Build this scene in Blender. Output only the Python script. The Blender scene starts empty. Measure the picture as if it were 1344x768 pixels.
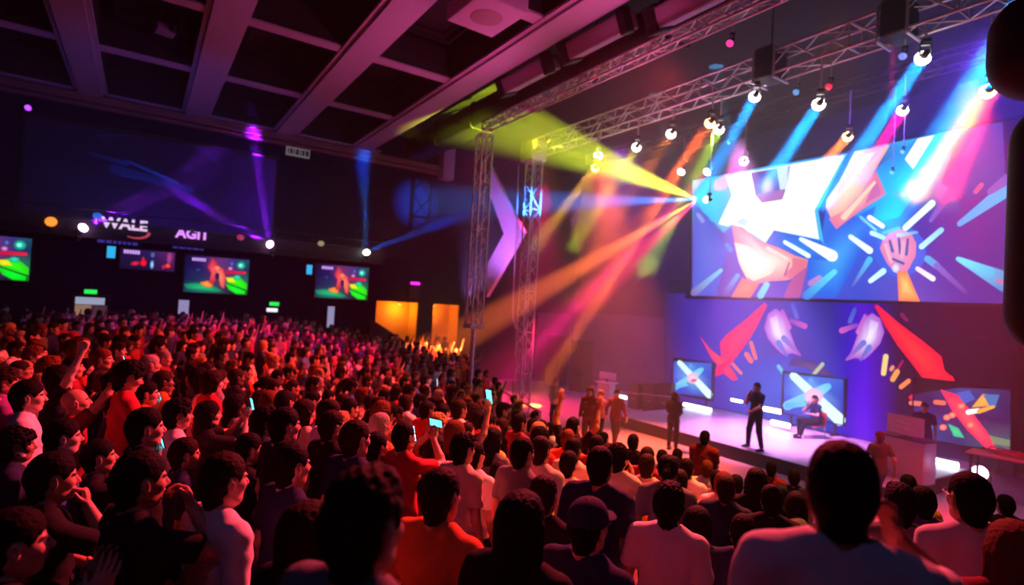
import bpy, bmesh, math, random
import numpy as np
from mathutils import Matrix, Vector
sc = bpy.context.scene
COL = sc.collection
HAZE = .032
# ---------------------------------------------------------------- camera frame and plane helpers
FPX = 741.0
_a = np.array([-487., 9., -FPX]); _b = np.array([1128., -83., -FPX])
_a /= np.linalg.norm(_a); _b -= _a * (_a @ _b); _b /= np.linalg.norm(_b)
RM = np.array([_b, _a, np.cross(_b, _a)])       # world X runs towards the stage, world Y towards the far wall
CZ = 4.0                                         # eye height above the arena floor
EYE = np.array([0., 0., CZ])
def ray(u, v): return RM @ np.array([(u - 672) / FPX, -(v - 384) / FPX, -1.])
def onX(u, v, X): d = ray(u, v); return EYE + d * (X / d[0])
def onY(u, v, Y): d = ray(u, v); return EYE + d * (Y / d[1])
def onZ(u, v, Z): d = ray(u, v); return EYE + d * ((Z - CZ) / d[2])
def project(p):
    c = RM.T @ (np.asarray(p, float) - EYE)
    return 672 - FPX * c[0] / c[2], 384 + FPX * c[1] / c[2], -c[2]

def lin(c):
    c = np.array(c, float) / 255.
    return np.where(c <= .04045, c / 12.92, ((c + .055) / 1.055) ** 2.4)

# ---------------------------------------------------------------- materials
def mat(name, col, rough=.6, metal=0.0, emit=None, es=0.0, bump=0.0, scale=8.0, vary=0.0, spec=.5):
    m = bpy.data.materials.new(name); m.use_nodes = True; nt = m.node_tree; b = nt.nodes['Principled BSDF']
    b.inputs['Base Color'].default_value = (*col, 1); b.inputs['Roughness'].default_value = rough
    b.inputs['Metallic'].default_value = metal; b.inputs['Specular IOR Level'].default_value = spec
    if emit is not None:
        b.inputs['Emission Color'].default_value = (*emit, 1); b.inputs['Emission Strength'].default_value = es
    if vary or bump:
        tc = nt.nodes.new('ShaderNodeTexCoord'); n = nt.nodes.new('ShaderNodeTexNoise'); n.inputs['Scale'].default_value = scale
        n.inputs['Detail'].default_value = 3
        nt.links.new(tc.outputs['Object'], n.inputs['Vector'])
        if vary:
            mx = nt.nodes.new('ShaderNodeMix'); mx.data_type = 'RGBA'
            mx.inputs[6].default_value = (*[c * (1 - vary) for c in col], 1); mx.inputs[7].default_value = (*[min(1, c * (1 + vary)) for c in col], 1)
            nt.links.new(n.outputs['Fac'], mx.inputs[0]); nt.links.new(mx.outputs[2], b.inputs['Base Color'])
        if bump:
            bp = nt.nodes.new('ShaderNodeBump'); bp.inputs['Strength'].default_value = bump; bp.inputs['Distance'].default_value = .02
            nt.links.new(n.outputs['Fac'], bp.inputs['Height']); nt.links.new(bp.outputs['Normal'], b.inputs['Normal'])
    return m
def emis(name, col, s):
    return mat(name, (.01, .01, .01), .5, emit=col, es=s)
def attr_display(name, strength):
    """a lit display: what it shows is stored as the colour of its picture elements"""
    m = bpy.data.materials.new(name); m.use_nodes = True; nt = m.node_tree; b = nt.nodes['Principled BSDF']
    at = nt.nodes.new('ShaderNodeAttribute'); at.attribute_name = 'Col'
    b.inputs['Base Color'].default_value = (.01, .01, .012, 1); b.inputs['Roughness'].default_value = .45; b.inputs['Specular IOR Level'].default_value = .1
    nt.links.new(at.outputs['Color'], b.inputs['Emission Color']); b.inputs['Emission Strength'].default_value = strength
    return m

# ---------------------------------------------------------------- object helpers
def tag(o, label=None, cat=None, group=None, kind=None):
    if label: o['label'] = label
    if cat: o['category'] = cat
    if group: o['group'] = group
    if kind: o['kind'] = kind
    return o
def link(name, me, parent=None, loc=None, rot=None):
    o = bpy.data.objects.new(name, me); COL.objects.link(o)
    if parent is not None: o.parent = parent
    if loc is not None: o.location = loc
    if rot is not None: o.rotation_euler = rot
    return o
def empty(name, loc=(0, 0, 0), rot=(0, 0, 0), label=None, cat=None, group=None):
    o = link(name, None, None, loc, rot); o.empty_display_size = .1
    return tag(o, label, cat, group)

class MB:
    """collects shapes; build() links them as one mesh object"""
    def __init__(s): s.v = []; s.f = []; s.m = []; s.c = []; s.sm = []
    def add(s, vs, fs, mi=0, smooth=False):
        k = len(s.v); s.v += [tuple(map(float, x)) for x in vs]; s.f += [tuple(i + k for i in f) for f in fs]
        s.m += [mi] * len(fs); s.sm += [smooth] * len(fs); return s
    def box(s, a, b, mi=0):
        x0, y0, z0 = np.minimum(a, b); x1, y1, z1 = np.maximum(a, b)
        v = [(x, y, z) for x in (x0, x1) for y in (y0, y1) for z in (z0, z1)]
        return s.add(v, [(0, 1, 3, 2), (4, 6, 7, 5), (0, 4, 5, 1), (2, 3, 7, 6), (0, 2, 6, 4), (1, 5, 7, 3)], mi)
    def bbox(s, a, b, r=.02, mi=0, n=3):
        """a box with rounded vertical and horizontal edges"""
        bm = bmesh.new(); bmesh.ops.create_cube(bm, size=1)
        a, b = np.minimum(a, b), np.maximum(a, b)
        for v in bm.verts: v.co = Vector([(a[i] + b[i]) / 2 + v.co[i] * (b[i] - a[i]) for i in range(3)])
        bmesh.ops.bevel(bm, geom=bm.edges[:], offset=r, segments=n, affect='EDGES', profile=.5)
        bm.verts.ensure_lookup_table()
        s.add([v.co[:] for v in bm.verts], [tuple(v.index for v in f.verts) for f in bm.faces], mi, True); bm.free(); return s
    def tube(s, p, q, r, n=8, mi=0, r2=None, cap=True, smooth=True):
        p, q = np.array(p, float), np.array(q, float); d = q - p; d /= max(np.linalg.norm(d), 1e-9)
        t = np.array([0, 0, 1.]) if abs(d[2]) < .9 else np.array([1., 0, 0])
        a = np.cross(d, t); a /= np.linalg.norm(a); b = np.cross(d, a); r2 = r if r2 is None else r2
        v = [p + (a * math.cos(i * 2 * math.pi / n) + b * math.sin(i * 2 * math.pi / n)) * r for i in range(n)]
        v += [q + (a * math.cos(i * 2 * math.pi / n) + b * math.sin(i * 2 * math.pi / n)) * r2 for i in range(n)]
        s.add(v, [(i, (i + 1) % n, n + (i + 1) % n, n + i) for i in range(n)], mi, smooth)
        if cap: s.add(v, [tuple(range(n - 1, -1, -1)), tuple(range(n, 2 * n))], mi)
        return s
    def lathe(s, prof, c=(0, 0, 0), n=20, mi=0, axis=2, smooth=True):
        v = []; c = np.array(c, float)
        for r, h in prof:
            for i in range(n):
                a = i * 2 * math.pi / n; p = [0, 0, 0]; p[axis] = h; p[(axis + 1) % 3] = r * math.cos(a); p[(axis + 2) % 3] = r * math.sin(a)
                v.append(c + np.array(p))
        fs = [(j * n + i, j * n + (i + 1) % n, (j + 1) * n + (i + 1) % n, (j + 1) * n + i) for j in range(len(prof) - 1) for i in range(n)]
        return s.add(v, fs, mi, smooth)
    def prism(s, pts, dvec, mi=0):
        pts = [np.array(p, float) for p in pts]; n = len(pts); d = np.array(dvec, float)
        tri = [tuple(t) for t in __import__('mathutils').geometry.tessellate_polygon([[Vector(p) for p in pts]])]
        s.add(pts + [p + d for p in pts], tri + [tuple(i + n for i in t[::-1]) for t in tri] + [(i, (i + 1) % n, n + (i + 1) % n, n + i) for i in range(n)], mi)
        return s
    def build(s, name, mats, parent=None, loc=None, rot=None, bevel=0):
        me = bpy.data.meshes.new(name); me.from_pydata(s.v, [], s.f)
        for m in (mats if isinstance(mats, (list, tuple)) else [mats]): me.materials.append(m)
        me.polygons.foreach_set('material_index', s.m); me.polygons.foreach_set('use_smooth', s.sm)
        bm = bmesh.new(); bm.from_mesh(me); bmesh.ops.recalc_face_normals(bm, faces=bm.faces[:]); bm.to_mesh(me); bm.free()
        o = link(name, me, parent, loc, rot)
        if bevel:
            b = o.modifiers.new('bevel', 'BEVEL'); b.width = bevel; b.segments = 2; b.limit_method = 'ANGLE'
        return o

class Art:
    """flat picture elements of a lit display, each with its own colours, layered by fractions of a millimetre"""
    def __init__(s, place): s.place = place; s.v = []; s.f = []; s.c = []; s.k = 0
    def _add(s, pts, cols, faces):
        s.k += 1; b = len(s.v)
        for p in pts: s.v.append(s.place(p[0], p[1], s.k))
        for c in cols: s.c.append(lin(c) ** 1.22)
        s.f += [tuple(i + b for i in f) for f in faces]
    def poly(s, pts, col, centre=None):
        n = len(pts)
        cols = list(col) if isinstance(col[0], (tuple, list)) else [col] * n
        if centre is None:
            tri = __import__('mathutils').geometry.tessellate_polygon([[Vector((p[0], p[1], 0)) for p in pts]])
            s._add(pts, cols, [tuple(t) for t in tri])
        else:
            c = (sum(p[0] for p in pts) / n, sum(p[1] for p in pts) / n)
            s._add(list(pts) + [c], cols + [centre], [(i, (i + 1) % n, n) for i in range(n)])
    def stroke(s, p, q, w0, w1, c0, c1=None):
        c1 = c1 or c0; dx, dy = q[0] - p[0], q[1] - p[1]; L = math.hypot(dx, dy); dx /= L; dy /= L; P = []; C = []
        for i in range(7):
            a = math.pi / 2 + i * math.pi / 6
            P.append((p[0] + (dx * math.cos(a) - dy * math.sin(a)) * w0 / 2, p[1] + (dy * math.cos(a) + dx * math.sin(a)) * w0 / 2)); C.append(c0)
        for i in range(7):
            a = -math.pi / 2 + i * math.pi / 6
            P.append((q[0] + (dx * math.cos(a) - dy * math.sin(a)) * w1 / 2, q[1] + (dy * math.cos(a) + dx * math.sin(a)) * w1 / 2)); C.append(c1)
        s._add(P, C, [(13 - i, 12 - i, i + 1, i) for i in range(6)])
    def blob(s, c, rx, ry, edge, centre, rot=0.0, n=14):
        P = [(c[0] + rx * math.cos(a) * math.cos(rot) - ry * math.sin(a) * math.sin(rot), c[1] + rx * math.cos(a) * math.sin(rot) + ry * math.sin(a) * math.cos(rot)) for a in (i * 2 * math.pi / n for i in range(n))]
        s.poly(P, edge, centre)
    def grid(s, xs, ys, cols):
        """cols: rows of colours at xs[i], ys[j]; xs may be per-row lists"""
        P = []; C = []; n = len(cols[0])
        for j, row in enumerate(cols):
            for i, c in enumerate(row):
                x = xs[j][i] if isinstance(xs[0], (list, tuple)) else xs[i]; y = ys[j][i] if isinstance(ys[0], (list, tuple)) else ys[j]
                P.append((x, y)); C.append(c)
        s._add(P, C, [(j * n + i, j * n + i + 1, (j + 1) * n + i + 1, (j + 1) * n + i) for j in range(len(cols) - 1) for i in range(n - 1)])
    def build(s, name, m, parent=None):
        me = bpy.data.meshes.new(name); me.from_pydata([tuple(map(float, p)) for p in s.v], [], s.f); me.materials.append(m)
        a = me.color_attributes.new('Col', 'FLOAT_COLOR', 'POINT')
        a.data.foreach_set('color', np.concatenate([np.array(s.c), np.ones((len(s.c), 1))], 1).astype(np.float32).ravel())
        return link(name, me, parent)
def rect_grid(x0, y0, x1, y1, n, m):
    return [x0 + (x1 - x0) * i / (n - 1) for i in range(n)], [y0 + (y1 - y0) * j / (m - 1) for j in range(m)]
# ---------------------------------------------------------------- people: implicit surfaces meshed with surface nets
HEADC = np.array([.012, 0, 1.635])          # centre of the head of a 1.75 m person, facing +X

def rot_zyx(yaw, pitch, roll=0.0):
    cy, sy, cp, sp, cr, sr = math.cos(yaw), math.sin(yaw), math.cos(pitch), math.sin(pitch), math.cos(roll), math.sin(roll)
    Rz = np.array([[cy, -sy, 0], [sy, cy, 0], [0, 0, 1]]); Ry = np.array([[cp, 0, sp], [0, 1, 0], [-sp, 0, cp]])
    Rx = np.array([[1, 0, 0], [0, cr, -sr], [0, sr, cr]])
    return Rz @ Ry @ Rx

def rc(a, b, r1, r2, k=.02, op='add', fine=False, cut=None):
    return dict(t='rc', a=np.array(a, float), b=np.array(b, float), r1=r1, r2=r2, k=k, op=op, fine=fine, cut=cut)
def el(c, r, R=None, k=.02, op='add', fine=False):
    return dict(t='el', c=np.array(c, float), r=np.array(r, float), R=np.eye(3) if R is None else R, k=k, op=op, fine=fine)

def prim_box(p):
    if p['t'] == 'rc':
        r = max(p['r1'], p['r2'])
        return np.minimum(p['a'], p['b']) - r, np.maximum(p['a'], p['b']) + r
    e = np.sqrt(((p['R'] * p['r'][None, :]) ** 2).sum(1))
    return p['c'] - e, p['c'] + e

def prim_dist(p, X, Y, Z, grow=0.0):
    if p['t'] == 'rc':
        a, b = p['a'], p['b']; ba = b - a; L2 = max(float(ba @ ba), 1e-9)
        px, py, pz = X - a[0], Y - a[1], Z - a[2]
        h = np.clip((px * ba[0] + py * ba[1] + pz * ba[2]) / L2, 0, 1)
        d = np.sqrt((px - ba[0] * h) ** 2 + (py - ba[1] * h) ** 2 + (pz - ba[2] * h) ** 2)
        d = d - (p['r1'] + (p['r2'] - p['r1']) * h) - grow
        if p['cut']:                                    # flat ends (sleeves, hems)
            L = math.sqrt(L2); s = (px * ba[0] + py * ba[1] + pz * ba[2]) / L
            d = np.maximum(d, s - L)
        return d
    R = p['R']; c = p['c']; r = p['r'] + grow
    px, py, pz = X - c[0], Y - c[1], Z - c[2]
    q = [(R[0, i] * px + R[1, i] * py + R[2, i] * pz) for i in range(3)]
    k0 = np.sqrt((q[0] / r[0]) ** 2 + (q[1] / r[1]) ** 2 + (q[2] / r[2]) ** 2)
    k1 = np.sqrt((q[0] / r[0] ** 2) ** 2 + (q[1] / r[1] ** 2) ** 2 + (q[2] / r[2] ** 2) ** 2)
    return k0 * (k0 - 1) / np.maximum(k1, 1e-6)

def axis(lo, hi, coarse, fine, zones):
    pts = [lo]
    while pts[-1] < hi:
        x = pts[-1]
        pts.append(x + (fine if any(a <= x <= b for a, b in zones) else coarse))
    return np.array(pts)

def field(prims, coarse, fine, grow=0.0, post=None):
    los, his = zip(*[prim_box(p) for p in prims if p['op'] == 'add'])
    lo, hi = np.min(los, 0) - .03 - grow, np.max(his, 0) + .03 + grow
    ax = []
    for i in range(3):
        zs = [(prim_box(p)[0][i] - .01, prim_box(p)[1][i] + .01) for p in prims if p['fine']]
        ax.append(axis(lo[i], hi[i], coarse, fine, zs))
    F = np.full([len(a) for a in ax], .3)
    for p in prims:
        b0, b1 = prim_box(p); m = .05 + grow
        sl = []
        for i in range(3):
            i0 = max(0, np.searchsorted(ax[i], b0[i] - m) - 1); i1 = min(len(ax[i]), np.searchsorted(ax[i], b1[i] + m) + 1)
            sl.append(slice(i0, i1))
        X, Y, Z = np.meshgrid(ax[0][sl[0]], ax[1][sl[1]], ax[2][sl[2]], indexing='ij', sparse=True)
        d = prim_dist(p, X, Y, Z, grow); k = p['k']; s = tuple(sl); f = F[s]
        if p['op'] == 'add':
            h = np.maximum(k - np.abs(f - d), 0) / k
            F[s] = np.minimum(f, d) - h * h * k * .25
        else:
            h = np.maximum(k - np.abs(f + d), 0) / k
            F[s] = np.maximum(f, -d) + h * h * k * .25
    if post is not None:
        X, Y, Z = np.meshgrid(*ax, indexing='ij', sparse=True)
        F = post(F, X, Y, Z)
    return F, ax

def nets(F, ax):
    for i in range(3):                                  # close the surface at the border
        s = [slice(None)] * 3
        for e in (0, -1):
            s[i] = e; F[tuple(s)] = np.maximum(F[tuple(s)], 1e-4)
    ins = F < 0
    n = F.shape
    act = np.zeros([m - 1 for m in n], bool)
    cnt = np.zeros(act.shape, np.int8)
    for i in (0, 1):
        for j in (0, 1):
            for k in (0, 1):
                cnt += ins[i:n[0] - 1 + i, j:n[1] - 1 + j, k:n[2] - 1 + k]
    act = (cnt > 0) & (cnt < 8)
    idx = -np.ones(act.shape, np.int64); C = np.argwhere(act); idx[act] = np.arange(len(C))
    acc = np.zeros((len(C), 3)); num = np.zeros(len(C))
    cs = [(i, j, k) for i in (0, 1) for j in (0, 1) for k in (0, 1)]
    for a in cs:
        for d in range(3):
            if a[d]: continue
            b = list(a); b[d] = 1
            A = C + np.array(a); B = C + np.array(b)
            fa, fb = F[A[:, 0], A[:, 1], A[:, 2]], F[B[:, 0], B[:, 1], B[:, 2]]
            m = (fa < 0) != (fb < 0)
            t = fa / np.where(m, fa - fb, 1)
            pa = np.stack([ax[q][A[:, q]] for q in range(3)], 1); pb = np.stack([ax[q][B[:, q]] for q in range(3)], 1)
            acc += np.where(m[:, None], pa + (pb - pa) * t[:, None], 0); num += m
    V = acc / num[:, None]
    quads = []
    for d in range(3):
        s0 = [slice(1, -1)] * 3; s1 = [slice(1, -1)] * 3
        s0[d] = slice(0, -1); s1[d] = slice(1, None)
        A, B = ins[tuple(s0)], ins[tuple(s1)]
        E = np.argwhere(A != B); flip = A[A != B]
        off = np.array([1, 1, 1]); off[d] = 0
        E = E + off
        u, v = [q for q in range(3) if q != d]
        def cell(du, dv):
            c = E.copy(); c[:, u] -= du; c[:, v] -= dv
            return idx[c[:, 0], c[:, 1], c[:, 2]]
        q = np.stack([cell(1, 1), cell(0, 1), cell(0, 0), cell(1, 0)], 1)
        if d == 1: flip = ~flip
        q[~flip] = q[~flip][:, ::-1]
        quads.append(q)
    return V, np.concatenate(quads)

def np_mesh(name, V, Q, mats=(), smooth=True, colors=None, mi=None):
    me = bpy.data.meshes.new(name)
    me.vertices.add(len(V)); me.vertices.foreach_set('co', np.asarray(V, np.float32).ravel())
    me.loops.add(Q.size); me.loops.foreach_set('vertex_index', np.asarray(Q, np.int32).ravel())
    me.polygons.add(len(Q)); me.polygons.foreach_set('loop_start', np.arange(0, Q.size, Q.shape[1], dtype=np.int32))
    me.polygons.foreach_set('use_smooth', np.full(len(Q), smooth))
    for m in mats: me.materials.append(m)
    if mi is not None: me.polygons.foreach_set('material_index', np.asarray(mi, np.int32))
    me.update(calc_edges=True)
    if colors is not None:
        a = me.color_attributes.new('Col', 'FLOAT_COLOR', 'POINT')
        a.data.foreach_set('color', np.concatenate([colors, np.ones((len(V), 1))], 1).astype(np.float32).ravel())
    return me

def wob(X, Y, Z, f, a, s=0.0):
    return a * (np.sin(f * X + 1.3 * f * Z + s) * np.sin(1.1 * f * Y - .8 * f * Z + 2 * s) + .5 * np.sin(2.1 * f * Z + 1.7 * f * Y + s))

def head_prims(hr, hc):
    P = []
    def E(c, r, k=.02, op='add', tilt=0.0):
        P.append(el(hc + hr @ np.array(c, float), r, hr @ rot_zyx(0, tilt), k, op, True))
    def C(a, b, r1, r2, k=.02, op='add'):
        P.append(rc(hc + hr @ np.array(a, float), hc + hr @ np.array(b, float), r1, r2, k, op, True))
    E((-.012, 0, .022), (.098, .077, .093))            # skull
    E((.028, 0, -.035), (.062, .062, .080), .03)       # face
    E((.056, 0, -.092), (.028, .030, .022), .03)       # chin
    for s in (1, -1):
        C((-.012, .058 * s, -.05), (.045, .03 * s, -.09), .018, .016, .03)   # jaw
        E((.058, .038 * s, -.022), (.026, .022, .022), .02)                  # cheek
        E((.089, .030 * s, .006), (.016, .019, .012), .014, 'sub')           # eye socket
        E((.071, .030 * s, .004), (.014, .0135, .0125), .004)                # eyeball and lid
        E((.078, .030 * s, .021), (.013, .022, .007), .012)                  # brow
    C((.082, 0, .010), (.106, 0, -.026), .009, .0125, .010)                   # nose bridge and tip
    for s in (1, -1):
        E((.094, .010 * s, -.032), (.010, .009, .008), .008)                  # nostril wing
    E((.086, 0, -.052), (.012, .024, .0065), .006)                            # upper lip
    E((.083, 0, -.064), (.012, .020, .0070), .006)                            # lower lip
    E((.100, 0, -.0575), (.012, .022, .0018), .003, 'sub')
    for s in (1, -1):
        E((-.006, .080 * s, -.006), (.018, .009, .032), .006, 'add', -.2)
        E((-.002, .088 * s, -.002), (.009, .006, .017), .006, 'sub', -.2)
    return P

def hand_prims(w, d, n, side, curl, k=.006, thumb_in=.5):
    """hand at wrist w, fingers along d, palm facing n; side +1 left hand, -1 right; curl 0 open .. 1 fist"""
    d = d / np.linalg.norm(d); n = n - d * (n @ d); n = n / np.linalg.norm(n); t = np.cross(n, d) * side   # t: towards the thumb
    P = []
    Rm = np.stack([d, t, n], 1)
    P.append(el(w + d * .048, (.050, .040, .016), Rm, .02, 'add', True))
    P.append(el(w + d * .065 - t * .002, (.034, .042, .014), Rm, .012, 'add', True))
    lens = (.040, .045, .042, .033)
    for i in range(4):
        o = w + d * (.086 - .004 * abs(i - 1.3)) + t * (.030 - .020 * i)
        spread = (.10 - .07 * i) * (1 - curl)
        dd = d + t * spread; dd /= np.linalg.norm(dd)
        a = o; ang = 0.0
        for s in range(3):
            ang += curl * (1.25 if s == 0 else 1.35)*(1.0 if s < 2 else .8) + .10
            seg = lens[i] * (1, .68, .52)[s]
            b = a + (dd * math.cos(ang) + n * math.sin(ang)) * seg
            P.append(rc(a, b, .0088 - .0008 * s, .0082 - .0010 * s, .004, 'add', True)); a = b
    o = w + d * .022 + t * .026 + n * .004
    td = d * .75 + t * (.85 - .5 * thumb_in) + n * (.15 + .7 * thumb_in); td /= np.linalg.norm(td)
    m = o + td * .042; td2 = td * .8 + d * .35 - t * .3 * thumb_in; td2 /= np.linalg.norm(td2)
    P.append(rc(o, m, .0135, .0105, .010, 'add', True)); P.append(rc(m, m + td2 * .032, .0105, .0085, .004, 'add', True))
    return P

def two_bone(s, h, l1, l2, hint):
    v = h - s; L = np.linalg.norm(v)
    if L > (l1 + l2) * .995: v = v / L * (l1 + l2) * .995; h = s + v; L = np.linalg.norm(v)
    a = (l1 * l1 - l2 * l2 + L * L) / (2 * L); hh = math.sqrt(max(l1 * l1 - a * a, 0))
    u = v / L; q = np.array(hint, float); q = q - u * (q @ u); q /= np.linalg.norm(q)
    return s + u * a + q * hh, h

def skeleton(pose):
    """joints of a 1.75 m person facing +X; pose holds hand targets, foot positions, head yaw / pitch"""
    J = {}
    lean = pose.get('lean', 0.0); drop = pose.get('drop', 0.0)
    def up(p):
        p = np.array(p, float); p[2] -= drop
        z = p[2] - .95
        return np.array([p[0] + math.sin(lean) * z, p[1], .95 + math.cos(lean) * z if z > 0 else p[2]])
    J['up'] = up
    J['head'] = up(HEADC); J['neck'] = up((0, 0, 1.50))
    J['hr'] = rot_zyx(math.radians(pose.get('yaw', 0)), math.radians(pose.get('pitch', 0)), math.radians(pose.get('roll', 0)))
    for s, nm in ((1, 'l'), (-1, 'r')):
        sh = up((-.005, .185 * s, 1.425)); h, hint, fd, pn, curl = pose['arm_' + nm]
        e, w = two_bone(sh, np.array(h, float), .285, .255, hint)
        fdv = (w - e) / np.linalg.norm(w - e) if fd is None else np.array(fd, float)
        J['arm_' + nm] = (sh, e, w, fdv, np.array(pn, float), curl)
        hip = np.array((0, .09 * s, .93 - drop)); foot = pose.get('foot_' + nm, (.0, .11 * s, .085))
        kn, an = two_bone(hip, np.array(foot, float), .43, .42, pose.get('kneehint', (1, .15 * s, 0)))
        J['leg_' + nm] = (hip, kn, an)
    return J

def body_prims(J, fem=0.0, belly=0.0, only=None):
    up = J['up']; P = []
    w = 1 - .10 * fem
    P.append(el(up((-.005, 0, 1.30)), (.108, .160 * w, .185), None, .05))
    P.append(el(up((.0, 0, 1.10)), (.098 + belly * .5, .138 * w + belly * .3, .17), None, .05))
    P.append(el(up((-.005, 0, .95)), (.112, .158 + .01 * fem, .12), None, .05))
    P.append(rc(up((-.012, -.15 * w, 1.425)), up((-.012, .15 * w, 1.425)), .056, .056, .05))
    for s in (1, -1):
        P.append(rc(up((-.012, .035 * s, 1.50)), up((-.012, .15 * s, 1.435)), .040, .044, .04))
        if fem: P.append(el(up((.078, .072 * s, 1.29)), (.055, .062, .060), None, .03))
    if only: return P
    hc = J['head']; P.append(rc(up((-.012, 0, 1.46)), hc + J['hr'] @ np.array((-.02, 0, -.06)), .060 - .008 * fem, .054 - .006 * fem, .02))
    for nm in 'lr':
        sh, e, wr, fd, pn, curl = J['arm_' + nm]
        P.append(rc(sh, e, .052 - .008 * fem, .040 - .005 * fem, .035)); P.append(rc(e, e + (wr - e) * .35, .039 - .005 * fem, .038 - .006 * fem, .02))
        P.append(rc(e + (wr - e) * .35, wr, .038 - .006 * fem, .026 - .003 * fem, .02))
        hip, kn, an = J['leg_' + nm]
        P.append(rc(hip, kn, .088, .058, .04)); P.append(rc(kn, kn + (an - kn) * .35, .056, .056, .03)); P.append(rc(kn + (an - kn) * .35, an, .056, .038, .03))
        f = J.get('footdir', np.array((1., 0, 0)))
        P.append(rc(an + np.array((0, 0, -.035)), an + f * .16 + np.array((0, 0, -.055)), .038, .026, .03))
    P += head_prims(J['hr'], hc)
    for nm, s in (('l', 1), ('r', -1)):
        sh, e, wr, fd, pn, curl = J['arm_' + nm]
        P += hand_prims(wr, fd, pn, s, curl)
    return P

def shirt_prims(J, sleeve, fem=0.0, belly=0.0):
    """the torso and upper arms of the body itself, to be grown, plus a loose waist"""
    up = J['up']
    P = [p for p in body_prims(J, fem, belly, 'torso')]
    P.append(el(up((.0, 0, 1.06)), (.112 + belly * .5, .150 + belly * .3, .20), None, .06))
    P.append(el(up((-.005, 0, .92)), (.122, .168, .16), None, .06))
    for nm in 'lr':
        sh, e, wr, fd, pn, curl = J['arm_' + nm]
        if sleeve == 'long':
            P.append(rc(sh, e, .053, .045, .035)); P.append(rc(e, e + (wr - e) * .93, .046, .030, .03, cut=True))
        else:
            P.append(rc(sh, sh + (e - sh) * .70, .053, .050, .035, cut=True))
    return P

def shirt_post(J, sleeve, seed):
    up = J['up']
    def post(F, X, Y, Z):
        F = F + wob(X, Y, Z, 34, .0022, seed) + np.minimum(wob(X, Y, Z, 15, .005, seed * 2), .001)
        c = up((.01, 0, 1.565))                                     # neckline
        nd = np.sqrt(((X - c[0]) / 1.0) ** 2 + ((Y - c[1]) / 1.0) ** 2 + ((Z - c[2]) / .8) ** 2) - .083
        F = np.maximum(F, -nd)
        return np.maximum(F, (.865 - J.get('hemdrop', 0)) - Z)
    return post

def trouser_prims(J):
    P = [el(J['up']((-.005, 0, .94)), (.122, .168, .115), None, .05)]
    for nm in 'lr':
        hip, kn, an = J['leg_' + nm]
        P.append(rc(hip, kn, .102, .074, .04)); P.append(rc(kn, an + (kn - an) * .02, .073, .058, .04, cut=True))
    return P

def shoe_prims(J, nm):
    an = J['leg_' + nm][2]; f = J.get('footdir', np.array((1., 0, 0)))
    b = an + np.array((0, 0, -.04))
    return [rc(b - f * .03, b + f * .05, .048, .042, .03), rc(b + f * .05 + np.array((0, 0, -.008)), b + f * .175 + np.array((0, 0, -.012)), .042, .034, .03)]

def hair_mesh(style, res=.006, seed=1.0):
    o = dict(short=(.006, .013), fade=(.004, .012), crop=(.004, .006), bushy=(.016, .030), wavy=(.010, .024), long=(.014, .020), pony=(.010, .014), bun=(.010, .014), curly=(.022, .034), bob=(.018, .022))[style]
    P = [el((-.014, 0, .024), (.100 + o[0], .079 + o[0], .095 + o[1] * .6), None, .02, 'add', True),
         el((-.010, 0, .075), (.072 + o[0], .058 + o[0], .040 + o[1]), None, .03, 'add', True)]
    if style in ('short', 'fade', 'crop', 'wavy', 'bushy', 'curly', 'bun'): P.append(rc((-.040, 0, -.01), (-.030, 0, -.095), .066 + o[0], .052 + o[0] * .5, .03))
    if style in ('wavy', 'bushy'): P.append(rc((.035, -.03, .105), (.060, .035, .100), .022 + o[0] * .4, .026 + o[0] * .4, .03))
    if style == 'long':
        P += [el((-.065, 0, -.06), (.055, .088, .17), None, .04), el((-.085, 0, -.22), (.040, .095, .15), None, .04)]
        for s in (1, -1): P.append(rc((-.01, .078 * s, .0), (-.02, .088 * s, -.18), .026, .022, .03))
    if style == 'bob':
        P += [el((-.045, 0, -.05), (.070, .092, .09), None, .03)]
        for s in (1, -1): P.append(rc((.01, .078 * s, .02), (.0, .080 * s, -.075), .022, .022, .03))
    if style == 'pony':
        P += [rc((-.11, 0, .05), (-.15, 0, .0), .026, .034, .02), rc((-.15, 0, .0), (-.14, 0, -.20), .034, .014, .03)]
    if style == 'bun': P.append(el((-.085, 0, .115), (.042, .042, .036), None, .01))
    cuts = [el((.085, 0, -.055), (.088, .100, .102), None, .008, 'sub'), el((.068, 0, -.15), (.115, .13, .12), None, .01, 'sub')]
    if style in ('short', 'fade', 'crop', 'wavy', 'bushy', 'curly', 'pony', 'bun'):
        nape = -.100 if style in ('bushy', 'curly', 'wavy') else -.088
        for s in (1, -1): cuts.append(el((.004, .092 * s, -.010), (.036, .032, .050), None, .006, 'sub'))
        cuts.append(rc((-.30, 0, nape - .3), (.2, 0, nape - .38), .30, .30, .01, 'sub') if style not in ('pony',) else rc((-.02, 0, nape - .12), (.2, 0, nape - .2), .12, .12, .01, 'sub'))
    amp = dict(bushy=.0035, curly=.006, wavy=.003).get(style, .0012)
    fq = dict(curly=150., bushy=120.).get(style, 140.)
    F, ax = field(P + cuts, res, res, 0, lambda F, X, Y, Z: F + wob(X, Y, Z * .5, fq, amp, seed))
    return nets(F, ax)

def cap_mesh(res=.006):
    p = el((-.012, 0, .040), (.110, .090, .094), None, .01)
    ax = [axis(-.16, .22, res, res, []), axis(-.13, .13, res, res, []), axis(-.03, .16, .0045, .0045, [])]
    X, Y, Z = np.meshgrid(*ax, indexing='ij', sparse=True)
    F = np.maximum(prim_dist(p, X, Y, Z), (.012 + .08 * X) - Z)
    r = np.sqrt(((X - .085) / .095) ** 2 + (Y / .080) ** 2) - 1
    b = np.maximum(np.maximum(r * .07, np.abs(Z - (.034 - 2.2 * Y * Y - .12 * (X - .1))) - .005), .05 - X)
    return nets(np.minimum(F, b), ax)

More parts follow.
